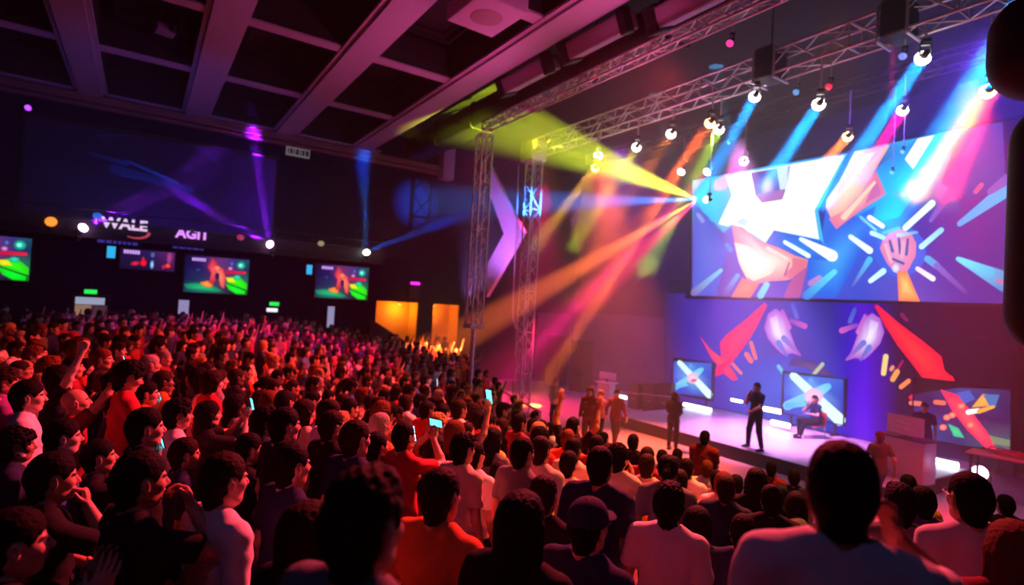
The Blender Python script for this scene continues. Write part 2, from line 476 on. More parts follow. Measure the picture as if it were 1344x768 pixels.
DOWN = lambda s: ((.04, .26 * s, .90), (-1, .3 * s, 0), None, (0, -s, 0), .28)
POSES = {
    'stand':   dict(arm_l=DOWN(1), arm_r=DOWN(-1)),
    'clasp':   dict(arm_l=((.24, .05, 1.02), (-.3, 1, -.6), (.3, -.9, 0), (-1, -.2, 0), .35), arm_r=((.25, -.05, 1.00), (-.3, -1, -.6), (.3, .9, 0), (-1, .2, 0), .35), pitch=6),
    'crossed': dict(arm_l=((.24, -.06, 1.20), (-.2, 1, -1), (.1, -1, .15), (-1, 0, 0), .35), arm_r=((.27, .06, 1.16), (-.2, -1, -1), (.1, 1, .1), (-1, 0, 0), .35)),
    'phone':   dict(arm_l=((.34, .045, 1.58), (0, 1, -1), (.25, -.25, 1), (.1, -1, 0), .55), arm_r=((.34, -.045, 1.56), (0, -1, -1), (.25, .25, 1), (.1, 1, 0), .55), pitch=-4),
    'phone_up': dict(arm_l=DOWN(1), arm_r=((.30, -.16, 1.86), (.3, -1, -.4), (.0, .25, 1), (.2, 1, 0), .55), pitch=-8),
    'clap':    dict(arm_l=((.27, .05, 1.42), (0, 1, -1), (.45, -.1, 1), (0, -1, 0), .12), arm_r=((.27, -.03, 1.40), (0, -1, -1), (.4, .15, 1), (0, 1, 0), .12)),
    'chin':    dict(arm_l=((.20, .03, 1.14), (-.2, 1, -1), (.1, -1, .1), (-1, 0, 0), .4), arm_r=((.155, -.05, 1.475), (.2, -1, -1), (-.15, .35, 1), (-1, .3, 0), .75), pitch=3),
    'fist_up': dict(arm_l=DOWN(1), arm_r=((.20, -.26, 1.95), (.3, -1, 0), (.05, .05, 1), (.3, 1, 0), .95), pitch=-8),
    'arms_up': dict(arm_l=((.12, .30, 1.92), (-.2, 1, 0), (.1, .1, 1), (1, 0, 0), .15), arm_r=((.16, -.28, 1.90), (-.2, -1, 0), (.1, -.1, 1), (1, 0, 0), .15), pitch=-10),
    'scratch': dict(arm_l=DOWN(1), arm_r=((.05, -.14, 1.60), (.5, -1, .0), (-.3, .5, .8), (-.2, 1, 0), .35)),
    'mouth':   dict(arm_l=DOWN(1), arm_r=((.20, -.07, 1.50), (.35, -1, -.8), (-.15, .6, .8), (-1, .2, 0), .6)),
}

POSES['clap'] = dict(arm_l=((.25, .075, 1.40), (0, 1, -1), (.45, -.12, 1), (0, -1, 0), .12), arm_r=((.25, -.055, 1.38), (0, -1, -1), (.45, .15, 1), (0, 1, 0), .12))

def body_mesh(J, res, fine, fem=0.0, belly=0.0):
    P = body_prims(J, fem, belly)
    if not fine:
        for p in P: p['fine'] = False
    return nets(*field(P, res, fine or res))

def face_slots(V, Q, J):
    """material slots on the head: 0 skin, 1 brows and lashes, 2 eye white, 3 iris, 4 lips"""
    c = (V[Q].mean(1) - J['head']) @ J['hr']
    mi = np.zeros(len(Q), int)
    ay = np.abs(c[:, 1]); x, z = c[:, 0], c[:, 2]
    e = np.hypot(ay - .030, (z - .004) * 1.9)
    mi[(x > .070) & (e < .0145)] = 2
    mi[(x > .070) & (np.hypot(ay - .030, z - .004) < .0058)] = 3
    mi[(x > .058) & (ay > .012) & (ay < .050) & (np.abs(z - .0245 + (ay - .03) ** 2 * 8) < .0042)] = 1
    mi[(x > .070) & (ay < .023) & (np.abs(z + .058) < .0105 - .18 * ay)] = 4
    return mi
# ---------------------------------------------------------------- the hall
XW, YW, ZC = 21.6, 26.0, 10.9       # stage-side wall, far wall, underside of the ceiling beams
M_navy = mat('navy wall paint', (.003, .008, .030), .9, spec=.05, vary=.15, scale=1.2)
M_plum = mat('plum wall paint', (.030, .020, .085), .85, vary=.15, scale=1.0)
M_lilac = mat('lilac partition paint', (.16, .10, .26), .7)
M_black = mat('matt black', (.006, .006, .008), .6)
M_grey = mat('charcoal metal', (.03, .03, .035), .45, .4)
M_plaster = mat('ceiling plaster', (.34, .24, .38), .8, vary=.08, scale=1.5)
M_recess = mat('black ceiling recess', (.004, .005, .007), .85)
M_trimr = mat('red brown cornice', (.22, .09, .10), .7)
M_floor = mat('pale arena floor', (.72, .50, .50), .55, vary=.10, scale=.8)
M_deck = mat('lilac stage deck', (.74, .60, .76), .35, vary=.06, scale=1.5)
M_terr = mat('dark terrace carpet', (.025, .022, .03), .9, vary=.3, scale=5)
M_alu = mat('brushed aluminium truss', (.55, .50, .56), .38, .55)
M_warm = mat('ochre alcove paint', (.75, .42, .12), .8)
M_white = mat('white lacquer', (.75, .72, .76), .4)

def H(X, Y):
    """height of a standing head's centre above the eye's level, over the raked audience floor"""
    X0 = np.maximum(X, 0)
    h = np.maximum(-.35 - .17 * X0 - .09 * np.minimum(Y, 8), -2.365)
    h = h + .07 * np.maximum(Y - 12, 0) * np.clip(X0 / 2, 0, 1)
    return np.where(Y > 12, np.minimum(h, -1.12), h)
def ground(X, Y):
    g = CZ + H(np.asarray(X, float), np.asarray(Y, float)) - 1.635
    lim = np.clip((np.where(np.asarray(Y) < 12, 9.6, 9.6 + .28 * (np.asarray(Y) - 12)) - X) / 1.2, 0, 1)
    return np.maximum(g, 0) * lim
xs = np.arange(-7, 14.01, .25); ys = np.arange(-5, 26.01, .25)
GX, GY = np.meshgrid(xs, ys, indexing='ij'); GZ = ground(GX, GY)
V = np.stack([GX, GY, GZ], -1).reshape(-1, 3); n1 = len(ys)
Q = np.array([[i * n1 + j, (i + 1) * n1 + j, (i + 1) * n1 + j + 1, i * n1 + j + 1] for i in range(len(xs) - 1) for j in range(n1 - 1)])
mi = (V[Q][:, :, 0].min(1) > 9.2).astype(int)
V[:, 2] += .0
tag(link('floor', np_mesh('floor', V, Q, [M_terr, M_floor], True, mi=mi)), kind='structure')
tag(MB().box((13.9, -5, -.2), (XW, YW, -.001)).build('floor_stage_side', M_floor), kind='structure')
tag(MB().box((-7, -5, -.4), (14, YW, -.2)).build('floor_slab', M_grey), kind='structure')

# far wall with the two openings of the warm alcove
zt = onY(553, 398, YW)[2]
ax0, ax1, bx0, bx1 = 9.4, 11.62, 12.38, 13.95
w = MB()
w.box((-7, YW, -.4), (ax0, YW + .25, 13)); w.box((ax0, YW, zt), (XW, YW + .25, 13)); w.box((ax1, YW, -.4), (bx0, YW + .25, zt)); w.box((bx1, YW, -.4), (XW, YW + .25, zt))
tag(w.build('wall_far', M_navy), kind='structure')
al = MB()
for x0, x1 in ((ax0, ax1), (bx0, bx1)):
    al.box((x0 - .02, YW + 1.3, .9), (x1 + .02, YW + 1.45, zt)); al.box((x0 - .12, YW + .25, .9), (x0, YW + 1.45, zt)); al.box((x1, YW + .25, .9), (x1 + .12, YW + 1.45, zt))
    al.box((x0 - .1, YW + .25, zt), (x1 + .1, YW + 1.45, zt + .12)); al.box((x0 - .1, YW + .1, .9), (x1 + .1, YW + 1.45, 1.0))
tag(al.build('wall_alcove', M_warm), kind='structure')
tag(MB().box((XW, -5, -.2), (XW + .25, YW + .25, 13)).build('wall_stage', M_plum), kind='structure')
tag(MB().box((-7.25, -5, -.4), (-7, YW + .25, 13)).build('wall_rear', M_navy), kind='structure')
tag(MB().box((-7.25, -5.25, -.4), (XW + .25, -5, 13)).build('wall_near', M_navy), kind='structure')
tag(MB().box((-7, YW - .35, 0), (8.6, YW, 1.15)).build('wall_far_plinth', M_black), kind='structure')
p = MB(); p.box((18.4, 25.3, 0), (XW, 25.45, 3.75)); p.box((20.9, 17.0, 0), (21.05, 25.3, 3.9))
tag(p.build('wall_partition', M_lilac), kind='structure')

# coffered ceiling
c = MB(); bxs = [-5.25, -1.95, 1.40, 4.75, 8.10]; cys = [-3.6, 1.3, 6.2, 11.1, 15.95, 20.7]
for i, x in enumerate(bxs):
    c.box((x - .50, -5, ZC), (x + .50, YW, ZC + .07)); c.box((x - .46, -5, ZC + .07), (x + .46, YW, ZC + 1.0), 1); c.box((x - .36, -5, ZC - .07), (x + .36, YW, ZC + .01))  # beam sides coloured black to stand in for shade inside the coffers
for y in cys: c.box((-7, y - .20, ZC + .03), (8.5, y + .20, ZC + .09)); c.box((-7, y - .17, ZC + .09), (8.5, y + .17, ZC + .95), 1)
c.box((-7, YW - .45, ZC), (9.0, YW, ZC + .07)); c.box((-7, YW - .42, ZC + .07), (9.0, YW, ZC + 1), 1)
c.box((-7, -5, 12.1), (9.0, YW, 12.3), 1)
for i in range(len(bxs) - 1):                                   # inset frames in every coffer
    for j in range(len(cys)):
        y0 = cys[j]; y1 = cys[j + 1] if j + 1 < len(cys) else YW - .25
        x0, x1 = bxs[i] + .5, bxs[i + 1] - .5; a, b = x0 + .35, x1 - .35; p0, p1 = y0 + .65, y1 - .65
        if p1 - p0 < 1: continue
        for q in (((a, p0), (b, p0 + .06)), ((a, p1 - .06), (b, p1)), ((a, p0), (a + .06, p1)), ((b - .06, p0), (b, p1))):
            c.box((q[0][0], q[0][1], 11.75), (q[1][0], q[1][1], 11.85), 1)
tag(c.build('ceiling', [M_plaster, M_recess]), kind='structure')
tag(MB().box((9.0, -5, 12.0), (XW, YW, 12.3)).build('ceiling_stage', M_recess), kind='structure')
tag(MB().box((-7, YW - .30, ZC - .30), (12.2, YW, ZC - .06)).box((-7, YW - .18, ZC - .48), (12.2, YW, ZC - .36)).build('trim_1', M_trimr), kind='structure')
tag(MB().box((12.2, YW - .6, ZC - .7), (12.8, YW, ZC + .9)).build('trim_2', M_plaster), kind='structure')

# ceiling cassette with a round grille
cc = onZ(638, 32, CZ + 6.2)
r = empty('ceiling_speaker', (cc[0], cc[1], 10.35), (0, 0, math.radians(2)), 'pink lit square ceiling box with a round grille under the black coffer', 'ceiling unit')
MB().bbox((-.62, -.72, 0), (.62, .72, .42), .04).build('housing', M_plaster, r)
g = MB(); g.lathe([(.0, -.012), (.10, -.014), (.12, -.010), (.20, -.014), (.22, -.010), (.33, -.016), (.36, -.004), (.38, .01)], (0, 0, 0), 28); g.build('grille', mat('mauve grille', (.22, .13, .17), .6), r)
for sx in (-1, 1):
    for sy in (-1, 1): MB().tube((sx * .5, sy * .6, .4), (sx * .5, sy * .6, 1.75), .015).build('hanger', M_grey, r)
r = empty('coffer_projector', (1.2, 14.6, 10.95), (0, 0, .2), 'small grey box hanging in the coffer above the wall screens', 'projector')
q = onZ(217, 38, 11.3); r.location = (q[0], q[1], 11.15)
MB().bbox((-.24, -.2, 0), (.24, .2, .26), .03).build('housing', mat('grey violet plastic', (.20, .17, .24), .5), r)
MB().tube((0, 0, .25), (0, 0, .98), .03).build('pole', M_grey, r)
MB().tube((.1, -.2, .13), (.1, -.24, .13), .07, 14).build('lens', M_black, r)

# big black duct and bulkhead above the stage truss
r = empty('air_duct', (10.1, 10, 10.9), label='long black air duct running along the ceiling beside the thin truss', cat='duct')
d = MB(); d.bbox((-.45, -12, -.45), (.45, 14, .45), .12)
d.build('duct_body', M_grey, r)
for k in range(9): MB().bbox((-.49, -10 + k * 3, -.49), (.49, -9.9 + k * 3, .49), .12).build('flange', M_black, r)
lab = ['nearest the camera', 'second one along the duct', 'smallest one, near the first truss tower']
for k, (u0, v0, u1, v1) in enumerate(((870, 0, 985, -10), (752, 70, 826, 22), (668, 112, 724, 82))):
    a = onX(u0, v0, 9.1); b = onX(u1, v1, 9.1); L = abs(a[1] - b[1]); mid = (a + b) / 2
    r = empty('ceiling_projector_housing', (9.1, mid[1], mid[2]), (0, math.radians(-25), 0), 'pink lit slanted housing hung from the dark ceiling, ' + lab[k], 'ceiling unit', 'slanted housings beside the air duct')
    MB().bbox((-.30, -L / 2, -.22), (.30, L / 2, .22), .05).build('housing', M_plaster, r)
    MB().bbox((-.33, -L / 2 - .12, -.3), (.0, -L / 2 + .1, .3), .05).build('bracket', M_black, r)
    MB().bbox((-.33, L / 2 - .1, -.3), (.2, L / 2 + .25, .3), .05).build('bracket', M_black, r)
    MB().tube((0, 0, .2), (.35, 0, 1.6), .03).build('hanger', M_grey, r)
# ---------------------------------------------------------------- trusses
def truss(name, p, q, w, label, cell=.55, group=None, rc_=.028, rd=.016, M_alu=M_alu):
    p, q = np.array(p, float), np.array(q, float); d = q - p; L = np.linalg.norm(d); d /= L
    u = np.array([0, 0, 1.]) if abs(d[2]) < .9 else np.array([1., 0, 0]); s = np.cross(d, u); s /= np.linalg.norm(s); u = np.cross(s, d)
    r = empty(name, p, (0, 0, 0), label, 'truss', group)
    o = lambda a, b: s * a * w / 2 + u * b * w / 2
    cs = [o(1, 1), o(1, -1), o(-1, -1), o(-1, 1)]
    for c in cs: MB().tube(c, c + d * L, rc_, 8).build('chord', M_alu, r)
    n = max(2, int(L / cell)); m = MB()
    for i in range(n):
        a, b = d * L * i / n, d * L * (i + 1) / n
        for k in range(4):
            c0, c1 = cs[k], cs[(k + 1) % 4]
            if i % 2: c0, c1 = c1, c0
            m.tube(c0 + a, c1 + b, rd, 5, cap=False)
            if i % 3 == 0: m.tube(c0 + a, c1 + a, rd, 5, cap=False)
    m.build('lacing', M_alu, r)
    for e in (0, L):
        f = MB()
        for k in range(4): f.tube(cs[k] + d * e, cs[(k + 1) % 4] + d * e, rc_ * .9, 6)
        f.build('end_frame', M_alu, r)
    return r
Z1 = CZ + 5.68
truss('lighting_truss', (12, 17.0, Z1 + .26), (12, 2.2, Z1 + .26), .52, 'aluminium box truss carrying the front row of moving lights over the stage', .6, None, .034, .02)
truss('ceiling_truss', (9, 15.8, Z1 + .1), (9, 4.6, Z1 + .1), .26, 'thin straight truss hanging under the black air duct', .4)
truss('lighting_truss', (16, 18.8, CZ + 6.55), (16, 3.2, CZ + 6.55), .40, 'faint rear truss behind the front truss, carrying the lower row of lights', .6, None, .026, .014, M_grey)
t1 = truss('truss_tower', (9.15, 16.1, CZ - .65), (9.15, 16.1, Z1 - .1), .40, 'vertical truss tower left of the chevron panel, on a thin pole', .5, None, .03)
bm_ = MB(); bm_.box((-.26, -.26, -.12), (.26, .26, .0)); bm_.tube((0, 0, -.12), (0, 0, -3.52), .07, 10); bm_.box((-.4, -.4, -3.54), (.4, .4, -3.50)); bm_.build('pole', M_alu, t1)
t2 = truss('truss_tower', (12, 17.25, .05), (12, 17.25, Z1 + .5), .44, 'vertical truss tower right of the chevron panel, joined to the lighting truss', .5, None, .03)
MB().box((-.45, -.45, -.05), (.45, .45, 0)).build('base_plate', M_grey, t2)
MB().bbox((-.34, -.3, 5.2 + 4.2), (.34, .5, 5.2 + 4.95), .06).build('corner_block', M_alu, t2)
for k, (u, v, lb) in enumerate(((1012, 82, 'black chain hoist box clamped on the lighting truss, left one'), (1180, 38, 'black chain hoist box clamped on the lighting truss, right one'))):
    p_ = onX(u, v, 12)
    r = empty('chain_hoist', (12, p_[1], Z1 + .26), (0, 0, 0), lb, 'hoist')
    MB().bbox((-.34, -.22, -.32), (.34, .22, .42), .06).build('housing', M_black, r)
    MB().tube((0, 0, .4), (0, 0, 1.8), .02, 6).build('chain', M_grey, r)
    for s in (-1, 1): m = MB(); m.tube((-.3, .26 * s, -.36), (-.3, .26 * s, .36), .03, 6); m.tube((-.3, .26 * s, -.36), (.3, .26 * s, -.36), .03, 6); m.build('clamp', M_alu, r)

# chevron panel and its cables
XC = 12.4
ch = [onX(u, v, XC) for u, v in ((643, 218), (687, 305), (638, 390), (640, 346), (661, 307), (643, 257))]
tag(MB().prism(ch, (.16, 0, 0)).build('chevron_panel', mat('lavender chevron', (.74, .46, .78), .6), bevel=.01), 'large lavender chevron panel pointing right between the two truss towers', 'stage panel')
m = MB(); cable = [onX(u, v, 12.3) for u, v in ((681, 215), (678, 300), (674, 380), (673, 415), (677, 432), (683, 432))]
for a, b in zip(cable[:-1], cable[1:]): m.tube(a, b, .022, 6)
tag(m.build('hanging_cable', M_alu), 'thin cable hanging in a loop right of the chevron panel', 'cable')

# ---------------------------------------------------------------- moving lights
M_lamp = {}
def lampmat(c, s):
    k = (tuple(c), s)
    if k not in M_lamp: M_lamp[k] = emis('lit lens', c, s)
    return M_lamp[k]
def spot(p, t, c, e, deg, blend=.4, size=.02, parent=None, name='beam_light', lin_fall=False):
    l = bpy.data.lights.new(name, 'SPOT'); l.energy = e; l.color = c; l.spot_size = math.radians(deg); l.spot_blend = blend; l.shadow_soft_size = size
    if lin_fall:                                                      # a nearly parallel beam keeps its strength along the way
        l.use_nodes = True; nt = l.node_tree; f = nt.nodes.new('ShaderNodeLightFalloff'); f.inputs['Strength'].default_value = 1.0
        nt.links.new(f.outputs['Linear'], nt.nodes['Emission'].inputs['Strength'])
    o = bpy.data.objects.new(name, l); COL.objects.link(o)
    p = Vector(p); t = Vector(t); d = (t - p).normalized()
    o.location = p + d * .02; o.rotation_euler = d.to_track_quat('-Z', 'Y').to_euler()
    return o
def pencil(p, t, c, e, deg, size):
    """a parallel-beam lamp as wide as its lens"""
    l = bpy.data.lights.new('beam_light', 'AREA'); l.shape = 'DISK'; l.size = size; l.energy = e; l.color = c; l.spread = math.radians(deg)
    o = bpy.data.objects.new('beam_light', l); COL.objects.link(o); p = Vector(p); t = Vector(t); d = (t - p).normalized()
    o.location = p; o.rotation_euler = d.to_track_quat('-Z', 'Y').to_euler(); return o
def moving_head(p, t, hang, lens_col, es, label, s=1.0, lit=True, colr=None, up=False):
    """p: centre of the lens; t: point it aims at; hang: height of the truss tube (or floor) that carries it"""
    p = Vector(p); t = Vector(t); d = (t - p).normalized()
    c = p - d * .20 * s                                               # pivot
    bz = (.30 if hang > c.z else -.30) * s
    r = empty('moving_light', c, (0, 0, math.atan2(d.y, d.x)), label, 'stage light')
    qd = d.to_track_quat('X', 'Z'); qr = Matrix.Rotation(math.atan2(d.y, d.x), 3, 'Z').to_quaternion()
    rel = (qr.inverted() @ qd).to_euler()
    h = MB(); h.lathe([(0, -.12), (.04, -.12), (.06, -.09), (.07, -.02), (.075, .02), (.075, .06), (.07, .07), (.06, .07)], (0, 0, 0), 16, 0, 0)
    ho = h.build('head', M_black, r, (0, 0, 0), rel); ho.scale = (s, s, s)
    l = MB(); l.lathe([(.0, .045), (.07, .055), (.125, .095), (.145, .15), (.13, .205), (.08, .25), (.04, .262), (0, .265)], (0, 0, 0), 16, 0, 0)
    l.build('lens', lampmat(lens_col, es) if lit else M_grey, ho)
    y = MB(); sg = 1 if bz > 0 else -1
    for sy in (-1, 1): y.bbox((-.03 * s, (.095 * sy - .010) * s, -.04 * sg * s), (.03 * s, (.095 * sy + .010) * s, .20 * sg * s), .008 * s)
    y.bbox((-.035 * s, -.105 * s, .18 * sg * s), (.035 * s, .105 * s, .21 * sg * s), .008 * s); y.build('yoke', M_grey, r)
    MB().bbox((-.09 * s, -.08 * s, .21 * sg * s), (.09 * s, .08 * s, .30 * sg * s), .02 * s).build('base', colr or M_black, r)
    if abs(hang - c.z) > .32 * s:
        MB().tube((0, 0, bz), (0, 0, hang - c.z), .022 * s, 8).build('drop_pole', M_alu, r)
    return r

BLUE = (0, .22, 1); CY = (.0, .28, 1); MAG = (1, .0, .25); ORA = (1, .18, .02); YEL = (.85, .75, .02); LIME = (.55, .9, .05); AMB = (1, .5, .05); WHT = (.5, .6, 1)
E0 = 60000.
FX = [  # lens px, X, aim px, aim X, colour, energy, cone, lens colour, label, scale
 (785, 205, 12, 770, 262, 15.5, AMB, .12, 5, 'stage light, white lens, farthest left of the front row'),
 (781, 221, 12, 728, 290, 15.5, AMB, .30, 6, 'stage light, yellow lens just under the farthest left one'),
 (835, 194, 12, 790, 265, 15.5, YEL, .40, 4.5, 'stage light, white lens with a short yellow beam, above the crossing yellow and orange beams'),
 (880, 177, 12, 800, 300, 15.5, ORA, .45, 8, 'stage light, white lens with a faint tan beam, left of the orange one'),
 (931, 163, 12, 845, 290, 15.5, (1, .10, .02), .85, 8, 'stage light, orange lens with a wide orange beam'),
 (943, 171, 12.3, 895, 262, 15.5, LIME, .45, 6, 'stage light, white lens with a lime green beam beside the orange lens'),
 (893, 227, 15.8, 862, 275, 15.5, ORA, .55, 6, 'stage light, white lens of the lower row with a short orange beam'),
 (927, 227, 15.8, 893, 262, 15.5, MAG, .6, 6, 'stage light, white lens, short magenta beam by the screen corner'),
 (990, 128, 12, 915, 262, 19.1, CY, .70, 5.5, 'stage light, white lens with a blue beam above the left end of the big screen'),
 (1074, 138, 12, 1004, 245, 19.1, CY, .95, 5.5, 'stage light, white lens with a bright blue beam, dropped low over the middle'),
 (976, 212, 15.8, 946, 242, 19.1, MAG, .8, 6, 'stage light, white lens of the lower row with a pink beam touching the screen top'),
 (1112, 180, 15.8, 1068, 232, 19.1, ORA, .9, 7, 'stage light, amber lens of the lower row with a red beam above the star'),
 (1184, 146, 15.8, 1132, 232, 19.1, (1, 0, .22), 1.1, 7, 'stage light, white lens of the lower row with a magenta beam'),
 (1210, 78, 12, 1085, 262, 19.1, CY, 1.05, 5.5, 'stage light, white lens with a long blue beam, on the right part of the truss'),
 (1296, 121, 12.6, 1205, 250, 19.1, (1, .38, .03), 1.3, 7, 'stage light, orange lens with a yellow and red beam beside the black speakers'),
 (1345, 2, 10.5, 1170, 290, 19.1, CY, 1.6, 8, 'lamp at the top right corner with the widest blue beam'),
]
for k, (u, v, X, au, av, aX, c, e, deg, lb) in enumerate(FX):
    p = onX(u, v, X); t = onX(au, av, aX)
    row = Z1 if X < 14 else CZ + 6.35
    lc = (1, .95, .9) if 'white' in lb or k == 15 else ((1, .75, .1) if 'stage light, yellow lens' in lb else (1, .55, .2))
    moving_head(p, t, row, lc, 14 if 'white' in lb else 9, lb[0] + lb[1:], .92)
    d = (Vector(t) - Vector(p)).normalized()
    pencil(Vector(p) + d * .08, t, c, (170 if k < 8 else 210 if k != 15 else 260) * e, deg * .85, .26 if k != 15 else .4)
    if k == 14: pencil(Vector(p) + d * .10 + Vector((0, -.12, 0)), onX(1245, 250, 19.1), (1, .02, .05), 220, 6, .2)
spot(onX(893, 227, 15.8) + np.array([-.1, .2, .1]), onX(850, 90, 15), (.35, .5, .55), E0 * .08, 9)
spot(onX(976, 212, 15.8) + np.array([-.1, .2, .1]), onX(945, 110, 15), (.05, .3, .6), E0 * .12, 9)
spot(onX(1184, 146, 15.8) + np.array([-.1, .2, .1]), onX(1172, 40, 15), (.9, .02, .3), E0 * .15, 9)
# unlit or dim fixtures
for u, v, X, lb, cl in ((1087, 115, 12, 'small moving light with a dim red lens under the middle of the truss', (1, .02, .08)), (1018, 98, 12, 'small dim red lamp beside the left chain hoist', (1, .03, .1)), (957, 58, 9.2, 'magenta lit fixture high on the thin truss', (1, .05, .35)),
                      (956, 188, 16, 'tiny cyan lamp left of the pink beam over the screen', (.2, .8, 1)), (1184, 200, 16, 'tiny cyan lamp in front of the big screen, upper one', (.2, .8, 1)), (1170, 227, 16.2, 'tiny cyan lamp in front of the big screen, lower one', (.2, .8, 1)), (780, 102, 9.1, 'small dull red lamp at the joint of the thin truss', (.5, .05, .06)),
                      (1184, 75, 12.0, 'dim blue lens under the right chain hoist', (.2, .25, .9)), (1044, 122, 12.2, 'dim blue lens between the two chain hoists', (.1, .3, .7))):
    p = onX(u, v, X); moving_head(p, p + np.array([-3, 1.0, -4.]), Z1 if X < 14 else CZ + 6.35, cl, 1.2, lb, .5 if X < 14 else .35)
# the source of the crossing yellow, blue and orange beams
SRC = onX(925, 262, 12.6)
r = moving_head(SRC, SRC + np.array([-2, 4., .3]), Z1, (1, .97, .9), 16, 'bright white moving light left of the big screen, source of the crossing wide beams', .6)
S0 = SRC + np.array([-.08, .17, .01])
spot(S0, onX(600, 140, 9.7), (.50, .62, .02), E0 * 2.6, 18, .95)
spot(S0, onX(640, 118, 10.2), (.60, .62, .02), E0 * 1.6, 6, .7)
spot(S0, onX(640, 165, 11.2), (.9, .6, .02), E0 * 1.2, 5, .6)
spot(S0, onY(548, 268, 25.9), (.03, .22, 1), E0 * 2.0, 10, 1.0)
spot(S0, onX(600, 445, 10.4), (1, .16, .03), E0 * 3.0, 9, .7)
spot(S0, onX(690, 470, 13), (1, .02, .12), E0 * 1.0, 14, .8)

# ---------------------------------------------------------------- stage deck
DZ = .38
DX0, DX1, DY0, DY1 = 14.37, 19.6, 5.80, 14.9
tag(MB().box((DX0, DY0, .0), (DX1, DY1, DZ - .06)).build('stage_skirt', M_black), 'black front skirt under the lilac stage deck', 'stage skirt')
d = MB(); d.box((DX0 - .03, DY0 - .03, DZ - .06), (DX1, DY1, DZ - .003), 1); d.box((DX0 + .03, DY0 + .03, DZ - .003), (DX1, DY1, DZ), 0)
tag(d.build('stage_deck', [M_deck, M_black]), 'glossy lilac stage deck with a dark edge, where the presenter stands', 'stage')
M_strip = emis('white led strip', (.75, .85, 1), 9)
def led_bar(a, b, z, label, rr=.05):
    a = np.array([*a, z]); b = np.array([*b, z]); r = empty('led_bar', a, label=label, cat='light bar'); v = b - a
    n = np.array([-v[1], v[0], 0]); n /= np.linalg.norm(n)
    if n[0] > 0: n = -n
    m = MB(); m.tube(n * .05, v + n * .05, rr, 12, smooth=True); m.build('tube', M_strip, r)
    m = MB(); m.prism([(0, 0, -rr * 1.3), (0, 0, rr * 1.3), v + np.array([0, 0, rr * 1.3]), v + np.array([0, 0, -rr * 1.3])], -n * .05); m.build('housing', M_grey, r)
def bar_px(u0, v0, u1, v1, X, label, rr=.05):
    a, b = onX(u0, v0, X), onX(u1, v1, X); led_bar(a[:2], b[:2], max(DZ + .07, (a[2] + b[2]) / 2), label, rr)
bar_px(899, 531, 934, 538, 18.6, 'glowing white light bar on the deck under the left stage screen', .07)
bar_px(961, 525, 975, 527, 19.3, 'short pale blue light bar left behind the standing presenter', .05)
bar_px(1004, 536, 1026, 541, 19.3, 'glowing white light bar right behind the standing presenter', .08)
bar_px(1014, 554, 1037, 559, 18.2, 'glowing white light bar on the deck before the seated man', .08)
a, b = onX(804, 518, 19.3), onX(823, 517, 19.3); led_bar(a[:2], b[:2], a[2], 'glowing white light bar beside the white podium at the far stage end', .08)
a, b = onX(1187, 597, 18.5), onX(1203, 601, 18.5); led_bar(a[:2], b[:2], (a[2] + b[2]) / 2, 'short glowing bar behind the desk, partly hidden by the person beside it', .085)
a, b = onX(1208, 602, 18.4), onX(1258, 611, 18.4); led_bar(a[:2], b[:2], (a[2] + b[2]) / 2, 'long glowing white light bar right of the desk', .10)

# ---------------------------------------------------------------- big screen
M_disp = attr_display('lit display', 1.5)
XS = 19.2
def PX(X): return lambda u, v, k: onX(u, v, X) + np.array([-.0006 * k, 0, 0])
A = Art(PX(XS))
A.grid([[909, 960, 1060, 1120, 1200, 1260, 1316], [908.5, 960, 1060, 1120, 1202, 1264, 1322], [908, 960, 1060, 1120, 1204, 1268, 1329]],
       [[237, 227.5, 208.5, 197, 182, 170.5, 160], [312, 308, 298, 293, 287, 283, 279], [388, 389.4, 392, 393.5, 395.7, 397.4, 399]],
       [[(30, 190, 225), (40, 190, 240), (10, 110, 200), (60, 60, 150), (10, 185, 240), (130, 80, 165), (60, 80, 165)],
        [(115, 90, 185), (95, 100, 200), (20, 130, 230), (20, 110, 225), (70, 60, 175), (95, 55, 155), (75, 60, 150)],
        [(110, 92, 190), (130, 90, 190), (110, 90, 200), (70, 90, 205), (105, 90, 195), (85, 65, 165), (78, 62, 150)]])
A.poly([(912, 240), (955, 231), (960, 256), (945, 296), (925, 285), (915, 262)], (40, 200, 235), (90, 225, 245))
A.poly([(911, 268), (930, 285), (955, 330), (940, 388), (910, 388)], (100, 110, 215), (120, 130, 225))
A.poly([(1130, 235), (1210, 178), (1262, 170), (1180, 285), (1120, 300)], (10, 150, 235), (0, 200, 250))
A.poly([(1262, 170), (1316, 161), (1320, 240), (1270, 262), (1235, 240)], (70, 80, 165), (50, 90, 170))
A.poly([(1060, 341), (1098, 300), (1150, 270), (1130, 330), (1098, 391), (1062, 390)], (25, 110, 225), (70, 175, 245))
A.poly([(1108, 204), (1124, 201), (1086, 262), (1080, 300), (1077, 315), (1070, 276)], (15, 60, 165))
A.poly([(939, 294), (958, 257), (947, 229), (1113, 201), (1074, 276), (1081, 319), (1098, 342), (1058, 338), (1012, 312), (1002, 322), (960, 297), (950, 305)], (70, 195, 245))
A.poly([(1013, 302), (1078, 316), (1096, 341), (1060, 341), (1030, 330), (1006, 318)], (30, 110, 220), (20, 150, 235))
A.poly([(943, 294), (961, 256), (952, 231), (1109, 203.5), (1069, 276), (1075, 314), (1016, 302), (1005, 318), (985, 305), (962, 294), (955, 297)], (255, 255, 255))
A.poly([(986, 227), (1037, 217.5), (1034, 240), (1027, 262), (1000, 266), (992, 256)], (95, 95, 175), (130, 105, 185))
A.poly([(1020, 221), (1035, 218), (1033, 248), (1024, 250)], (215, 235, 255)); A.blob((1008, 246), 9, 16, (150, 110, 180), (245, 160, 200)); A.poly([(994, 255), (1030, 248), (1027, 262), (1000, 265)], (185, 130, 195))
